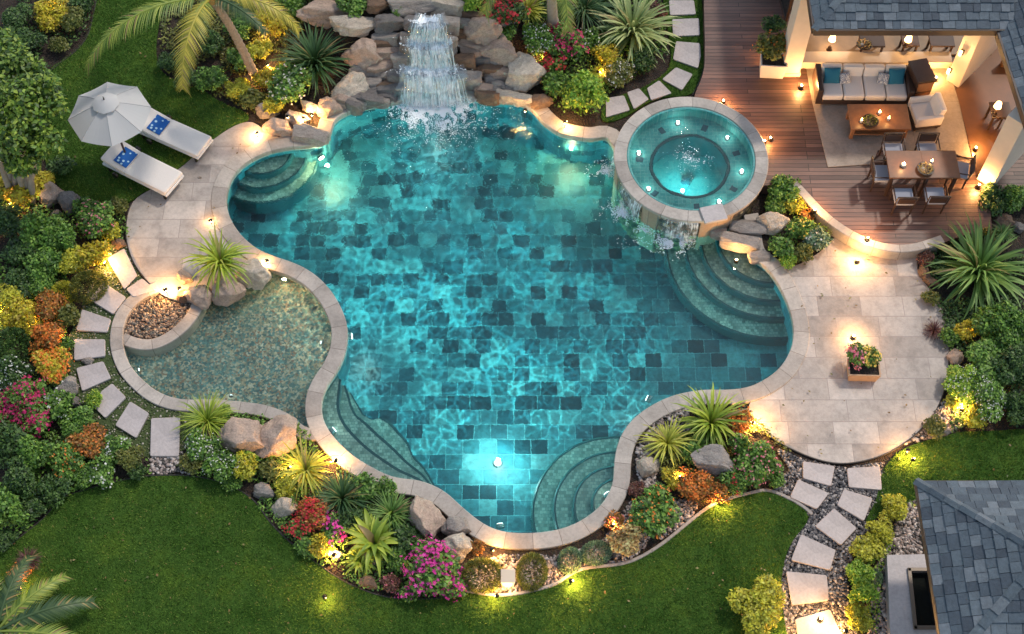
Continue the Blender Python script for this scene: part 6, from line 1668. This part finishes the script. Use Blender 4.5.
# back room
def rt(px, py, w_, d_, h, label, name, cat, mat=M_woodd):
    t = thing(name, label, cat, at(px, py)+Vector((0, 0, .03)))
    m = MB(); m.box((0, 0, h-.03), (w_, d_, .05)); m.build('top', mat, t)
    for x in (-1, 1):
        for y in (-1, 1): m = MB(); m.box((x*(w_/2-.05), y*(d_/2-.05), (h-.055)/2), (.05, .05, h-.055)); m.build('leg', mat, t)
    return t
rt(868, 52, .58, .42, .42, 'dark low table with white flowers inside the pavilion', 'low_table', 'table'); rt(906, 52, .40, .36, .40, 'small dark table under the middle lamp of the pavilion', 'low_table', 'table'); rt(937, 53, .58, .34, .42, 'dark bench at the right of the inner room', 'bench', 'bench')
bowlplant(864, 46, D+.455, 'white flowers on the dark low table inside the pavilion', 'straw')
def table_lamp(px, py, z, label, e=8, h=.34):
    t = thing('table_lamp', label, 'lamp', tabletop(px, py, z), 0, 'lamps of the pavilion')
    MB().lathe([(0, 0), (.07, 0), (.07, .02), (.03, .05), (.045, .10), (.015, .16), (0, .16)], n=16).build('lamp_base', M_woodd, t)
    MB().lathe([(.085, h-.14), (.058, h), (.052, h), (.08, h-.14)], n=20, closed=True).build('lamp_shade', M_bulbm, t)
    point(t, (0, 0, h+.06), e, (1, .55, .2), .06); return t
table_lamp(906, 46, D+.43, 'glowing lamp on the small dark table inside the pavilion', 9)
table_lamp(829, 50, D+.03, 'glowing floor lamp inside the pavilion by its left pillar', 12, .5)
# wing furniture
rt(994, 124, .45, .45, .5, 'small dark side table in the wooden room at the right', 'side_table', 'table')
table_lamp(994, 114, D+.53, 'square glowing lamp on the side table of the wooden room', 14, .4)
t = thing('dining_chair', 'dark chair beside the lamp table of the wooden room', 'chair', at(1010, 131), R(-60))
for x in (-1, 1):
    for y in (-1, 1): m = MB(); m.box((x*.2, y*.2, .22), (.04, .04, .44)); m.build('leg', M_woodd, t)
m = MB(); pill(m, (0, 0, .46), (.46, .46, .07), 0, .03); m.build('seat', M_woodd, t); m = MB(); pill(m, (0, .24, .70), (.44, .05, .42), (R(-8), 0, 0), .02); m.build('backrest', M_woodd, t)
def sconce(px, py, z, label, e=6, nrm=(-.7, -.7)):
    p = P(px, py, z); t = thing('wall_light', label, 'wall lamp', p, math.atan2(nrm[1], nrm[0]), 'wall lights of the pavilion')
    m = MB(); m.box((0, 0, 0), (.03, .10, .16)); m.build('mount', M_metal, t); m = MB(); m.tube([(.06, 0, -.06), (.06, 0, .07)], .035, 12); m.build('shade', M_bulbm, t); point(t, (.18, 0, 0), e, (1, .55, .2), .04); return t
sconce(962, 52, 1.5, 'wall light in the middle of the lit cream wall', 7, (-.75, -.66)); sconce(950, 70, 1.0, 'lower wall light near the end of the lit cream wall', 4, (-.75, -.66))
# planters
def planter_box(px, py, w_, d_, h, rz, mat, z, label, taper=.86):
    t = thing('planter', label, 'planter', P(px, py, z), rz); t.location.z = z
    m = MB(); W2, D2 = w_/2, d_/2
    V = []
    for zz, k in ((0, taper), (h, 1.0)):
        V += [(x*W2*k, y*D2*k, zz) for x, y in ((-1, -1), (1, -1), (1, 1), (-1, 1))]
    V += [(x*(W2-.03), y*(D2-.03), h) for x, y in ((-1, -1), (1, -1), (1, 1), (-1, 1))]; V += [(x*(W2-.03), y*(D2-.03), h-.06) for x, y in ((-1, -1), (1, -1), (1, 1), (-1, 1))]
    Fc = [(i, (i+1) % 4, 4+(i+1) % 4, 4+i) for i in range(4)]+[(4+i, 4+(i+1) % 4, 8+(i+1) % 4, 8+i) for i in range(4)]+[(8+i, 8+(i+1) % 4, 12+(i+1) % 4, 12+i) for i in range(4)]+[(12, 13, 14, 15)]
    m.add(V, Fc); m.build('box', mat, t); m = MB(); m.box((0, 0, h-.05), (w_-.07, d_-.07, .03), 0, 0); m.build('soil', M_mulch, t); return t
planter_box(861, 374, .66, .40, .30, R(-2), simple('terracotta_wood', (.50, .30, .17), .7, nscale=9, namt=.25, bump=.3), .035, 'tan wooden planter box standing on the right patio')
shrub(855, 356, 14, 's', 'green', 'pink flowers at the left end of the tan planter box', 'pink', 0, up=.27, name='planter_flowers', cat='flowers', group='flowers in the planters')
shrub(869, 358, 13, 's', 'green', 'yellow flowers at the right end of the tan planter box', 'yellow', 0, up=.27, name='planter_flowers', cat='flowers', group='flowers in the planters')
planter_box(771, 72, .62, .44, .46, R(-4), simple('white_planter', (.66, .60, .54), .6, nscale=6, namt=.1), .30, 'whitish square planter on the wooden deck by the pavilion')
shrub(770, 46, 19, 's', 'olive', 'olive shrub with orange flowers in the whitish deck planter', 'orange', 1, up=.7, name='planter_shrub', cat='shrub', group='flowers in the planters')
shrub(774, 26, 12, 's', 'dark', 'dark top of the plants in the whitish deck planter', None, 0, up=1.0, name='planter_shrub', cat='shrub', group='flowers in the planters')

# ------------------------------------------------------------------ garden lamps
LE = 2.3
def make_lamp(px, py, label, e=5, h=.27, col=(1, .50, .15), up=0.0, zb=None, group='garden lamps'):
    p = PG(px, py, h*.7) if zb is None else P(px, py, zb); z = (Gz(p.x, p.y)+up) if zb is None else zb
    t = thing('garden_lamp', label, 'garden lamp', (p.x, p.y, z), random.uniform(0, 6), group)
    MB().tube([(0, 0, -.05), (0, 0, h)], .010, 6).build('stake', M_metal, t)
    MB().lathe([(0, h+.035), (.02, h+.03), (.05, h), (.048, h-.004), (0, h+.01)], n=14).build('lamp_hood', M_metal, t)
    MB().lathe([(.014, h-.05), (.024, h-.045), (.024, h-.02), (.014, h-.015)], n=10).build('lens', M_lampg, t)
    point(t, (.03, -.05, h-.02), e*LE, col, .03); return t
def deck_lamp(px, py, label, e=5, z=.33):
    p = P(px, py, z); t = thing('deck_light', label, 'deck lamp', p, 0, 'small deck and patio lights')
    MB().lathe([(0, 0), (.05, 0), (.05, .05), (.035, .10), (0, .10)], n=14).build('housing', M_metal, t)
    MB().lathe([(0, .101), (.022, .101), (.015, .115), (0, .12)], n=10).build('lens', M_lampg, t)
    point(t, (0, 0, .2), e*LE, (1, .50, .16), .03); return t
G = make_lamp
for a in [(56,12,'lamp in the golden shrub at the top left corner',6),(10,204,'lamp left of the left tree trunks',7),(36,196,'lamp right of the left tree trunks',6),(104,262,'bright lamp at the upper end of the left garden path',12),
 (6,312,'lamp at the left frame edge in the gold shrubs',8),(28,320,'lamp in the gold shrub above the orange flowers',6),(58,336,'lamp among the orange flowering shrubs',5),
 (166,291,'very bright lamp between patio and half-moon gravel',9),(180,290,'lamp behind the little rust stone',3),(244,84,'lamp at the foot of the leaning palm',8),(268,66,'lamp in the gold shrub between palm and bank',6),
 (262,30,'lamp in the golden shrub at the top between palm and bank',5),(312,116,'lamp under the layered ledge of the bank',9),(304,120,'low lamp on the warm lit rock',4),(598,74,'bright lamp in the gold shrub above the round bright shrub',11),
 (565,124,'lamp by the pool coping at the round bright shrub',6),(612,62,'lamp under the big pale rosette',5),(525,112,'small orange lamp at the start of the pool coping',4),
 (797,203,'bright lamp at the start of the deck kerb',11),(961,412,'very bright lamp at the lower corner of the right bed',13),(968,330,'lamp in the gold shrub right of the patio',6),(978,394,'lamp inside the bush with white flowers on the right',5),
 (907,452,'lamp on the right lawn below the patio',6),(912,461,'second lamp on the right lawn, lower one',4),(752,424,'very bright lamp at the patio edge of the agave bed',13),(644,464,'bright lamp on the pale boulder of the agave bed',8),
 (612,527,'very bright lamp at the pool corner beside the rusty shrub',13),(723,500,'lamp at the mowing kerb under the orange bush',10),(571,582,'bright lamp at the kerb below the blue-green balls',11),
 (334,556,'bright lamp at the lawn edge below the red flowers',10),(336,462,'bright lamp at the pool coping right of the yellow rosette',12),(290,470,'lamp behind the yellow rosette',5),(430,537,'lamp behind the lit boulder above the magenta bush',8),
 (492,551,'lamp at the near coping above the square lit stone',7),(325,598,'lamp on the near lawn left of the magenta bush',4),(786,640,'lamp by the large yellow-green bush on the near lawn',5),
 (845,632,'lamp at the lowest stepping stone',8),(680,480,'lamp in the gold shrub of the agave bed',5),(288,118,'lamp under the white-flowered shrub of the bank',4),(545,60,'lamp among the crimson flowers',4),(404,56,'lamp hidden among the ledge stones left of the falls',3),(470,66,'lamp hidden among the ledge stones right of the falls',3),
 (777,592,'small lamp on the near lawn by the lower path',3),(497,597,'lamp on the lawn under the square lit stone',5),(20,590,'lamp behind the fern-like palm',2)]: G(*a)
G(257,135,'bright lamp on the left patio beside the rock bank',6,.18,up=.03); G(211,222,'lamp on the left patio at the pool coping',1.0,.15,up=.03); G(240,290,'lamp in front of the raised agave boulders',2,.15)
G(267,262,'lamp at the separator beside the pale boulder',5,.2)
for a in [(723,103,'deck light where the deck meets the top of the spa rim',8),(764,143,'deck light right of the spa rim',7),(801,88,'deck light at the left pillar of the pavilion',10),(770,62,'deck light beside the whitish planter',3),(770,140,'second deck light right of the spa rim',2),
 (867,240,'deck light on the deck kerb',8),(814,212,'deck light at the upper end of the deck kerb',6),(978,187,'deck light at the foot of the right wall pillar',10),(935,80,'floor light at the foot of the lit cream wall',6),(975,150,'floor light in the wooden room',5)]: deck_lamp(*a)
deck_lamp(857,262,'bright light set in the right patio below the deck kerb',9,.04); deck_lamp(853,338,'light behind the tan planter box',6,.04); deck_lamp(820,620,'light in the lowest stepping stone',6,.08); deck_lamp(736,262,'step light on the top step of the pool entry',7,-.03)
# square lit stone
p = P(508, 581, 0); t = thing('lantern', 'square cream stone lantern glowing between the green balls', 'lantern', p)
MB().box((0, 0, .13), (.24, .24, .26)).build('body', simple('lantern_stone', (.7, .55, .4), .6), t); m = MB(); m.box((0, 0, .275), (.28, .28, .03)); m.build('cap', simple('lantern_stone', (.7, .55, .4), .6), t)
for k in range(4): a = k*math.pi/2; m = MB(); m.box((math.cos(a)*.122, math.sin(a)*.122, .13), (.006, .14, .14), a, 0); m.build('pane', M_bulbm, t)
point(t, (0, -.25, .2), 3)
# wading pool lamp
v = P(285, 281, -.3); t = thing('underwater_light', 'warm lamp under the water of the wading pool below the pale boulder', 'pool light', (v.x, v.y, -.22), 0, 'underwater pool lights')
MB().tube([(0, 0, 0), (0, -.03, 0)], .06, 16).build('rim', M_white_met, t); MB().tube([(0, -.03, 0), (0, -.045, 0)], .045, 16).build('lens', M_lampg, t); net_pattern_lamp(t, (0, -.12, .05), 14, (1, .72, .36), -.42)

# three lamps added to brighten the wading pool and cast a drawn ripple net
for px_, py_, lb_, e_ in ((322,345,'small added lamp under the separator side of the wading pool',4.5),(140,372,'small added lamp under the outer curve of the wading pool',3.5),(232,398,'small added lamp under the lower rim of the wading pool',3.5)):
    v = P(px_, py_, -.3); c_ = P(235, 345, -.3); d_ = (c_-v); d_.z = 0; a_ = math.atan2(d_.y, d_.x); t = thing('underwater_light', lb_, 'pool light', (v.x, v.y, -.24), 0, 'underwater pool lights')
    m = MB(); m.tube([(-.03, 0, 0), (0, 0, 0)], .045, 14); m.build('rim', M_white_met, t, rot=a_); m = MB(); m.tube([(0, 0, 0), (.012, 0, 0)], .03, 14); m.build('lens', M_lensw, t, rot=a_)
    net_pattern_lamp(t, (math.cos(a_)*.1, math.sin(a_)*.1, .06), e_, (.9, 1, .9), -.42)
# fallen leaves
g = np.random.default_rng(31); n = 320; c = g.uniform([-12.5, -7], [13, 9.5], (n*3, 2)); ok = np.zeros(len(c), bool)
for l_ in (LB, LR, LT, pa, pb): ok |= inside(l_)(c[:, 0], c[:, 1])
c = c[ok][:n]; n = len(c); v, t = place(LEAF, LEAF_T, np.c_[c, np.full(n, .085)], g.normal(0, 1, (n, 3))*np.array([1, 1, .1]), g.normal(0, .2, (n, 3))+np.array([0, 0, 1.]), g.uniform(.04, .08, n))
tag(link('fallen_leaves', mesh_np('fallen_leaves', v, t), m_leaf('leaf_fallen', [(.25, .16, .05), (.16, .09, .03), (.3, .24, .08), (.12, .14, .04)])), 'few fallen brown leaves on lawns and paving', None, None, 'stuff')
EXPO=1.25
scene.view_settings.view_transform = 'Standard'; scene.view_settings.look = 'None'; scene.view_settings.gamma = 1
scene.view_settings.exposure = EXPO
cy = scene.cycles
cy.use_denoising = True; cy.denoiser = 'OPENIMAGEDENOISE'; cy.max_bounces = 8; cy.diffuse_bounces = 3; cy.glossy_bounces = 3
cy.transmission_bounces = 6; cy.transparent_max_bounces = 12; cy.caustics_refractive = True; cy.caustics_reflective = False
cy.sample_clamp_indirect = 4; cy.use_light_tree = True; cy.blur_glossy = .5
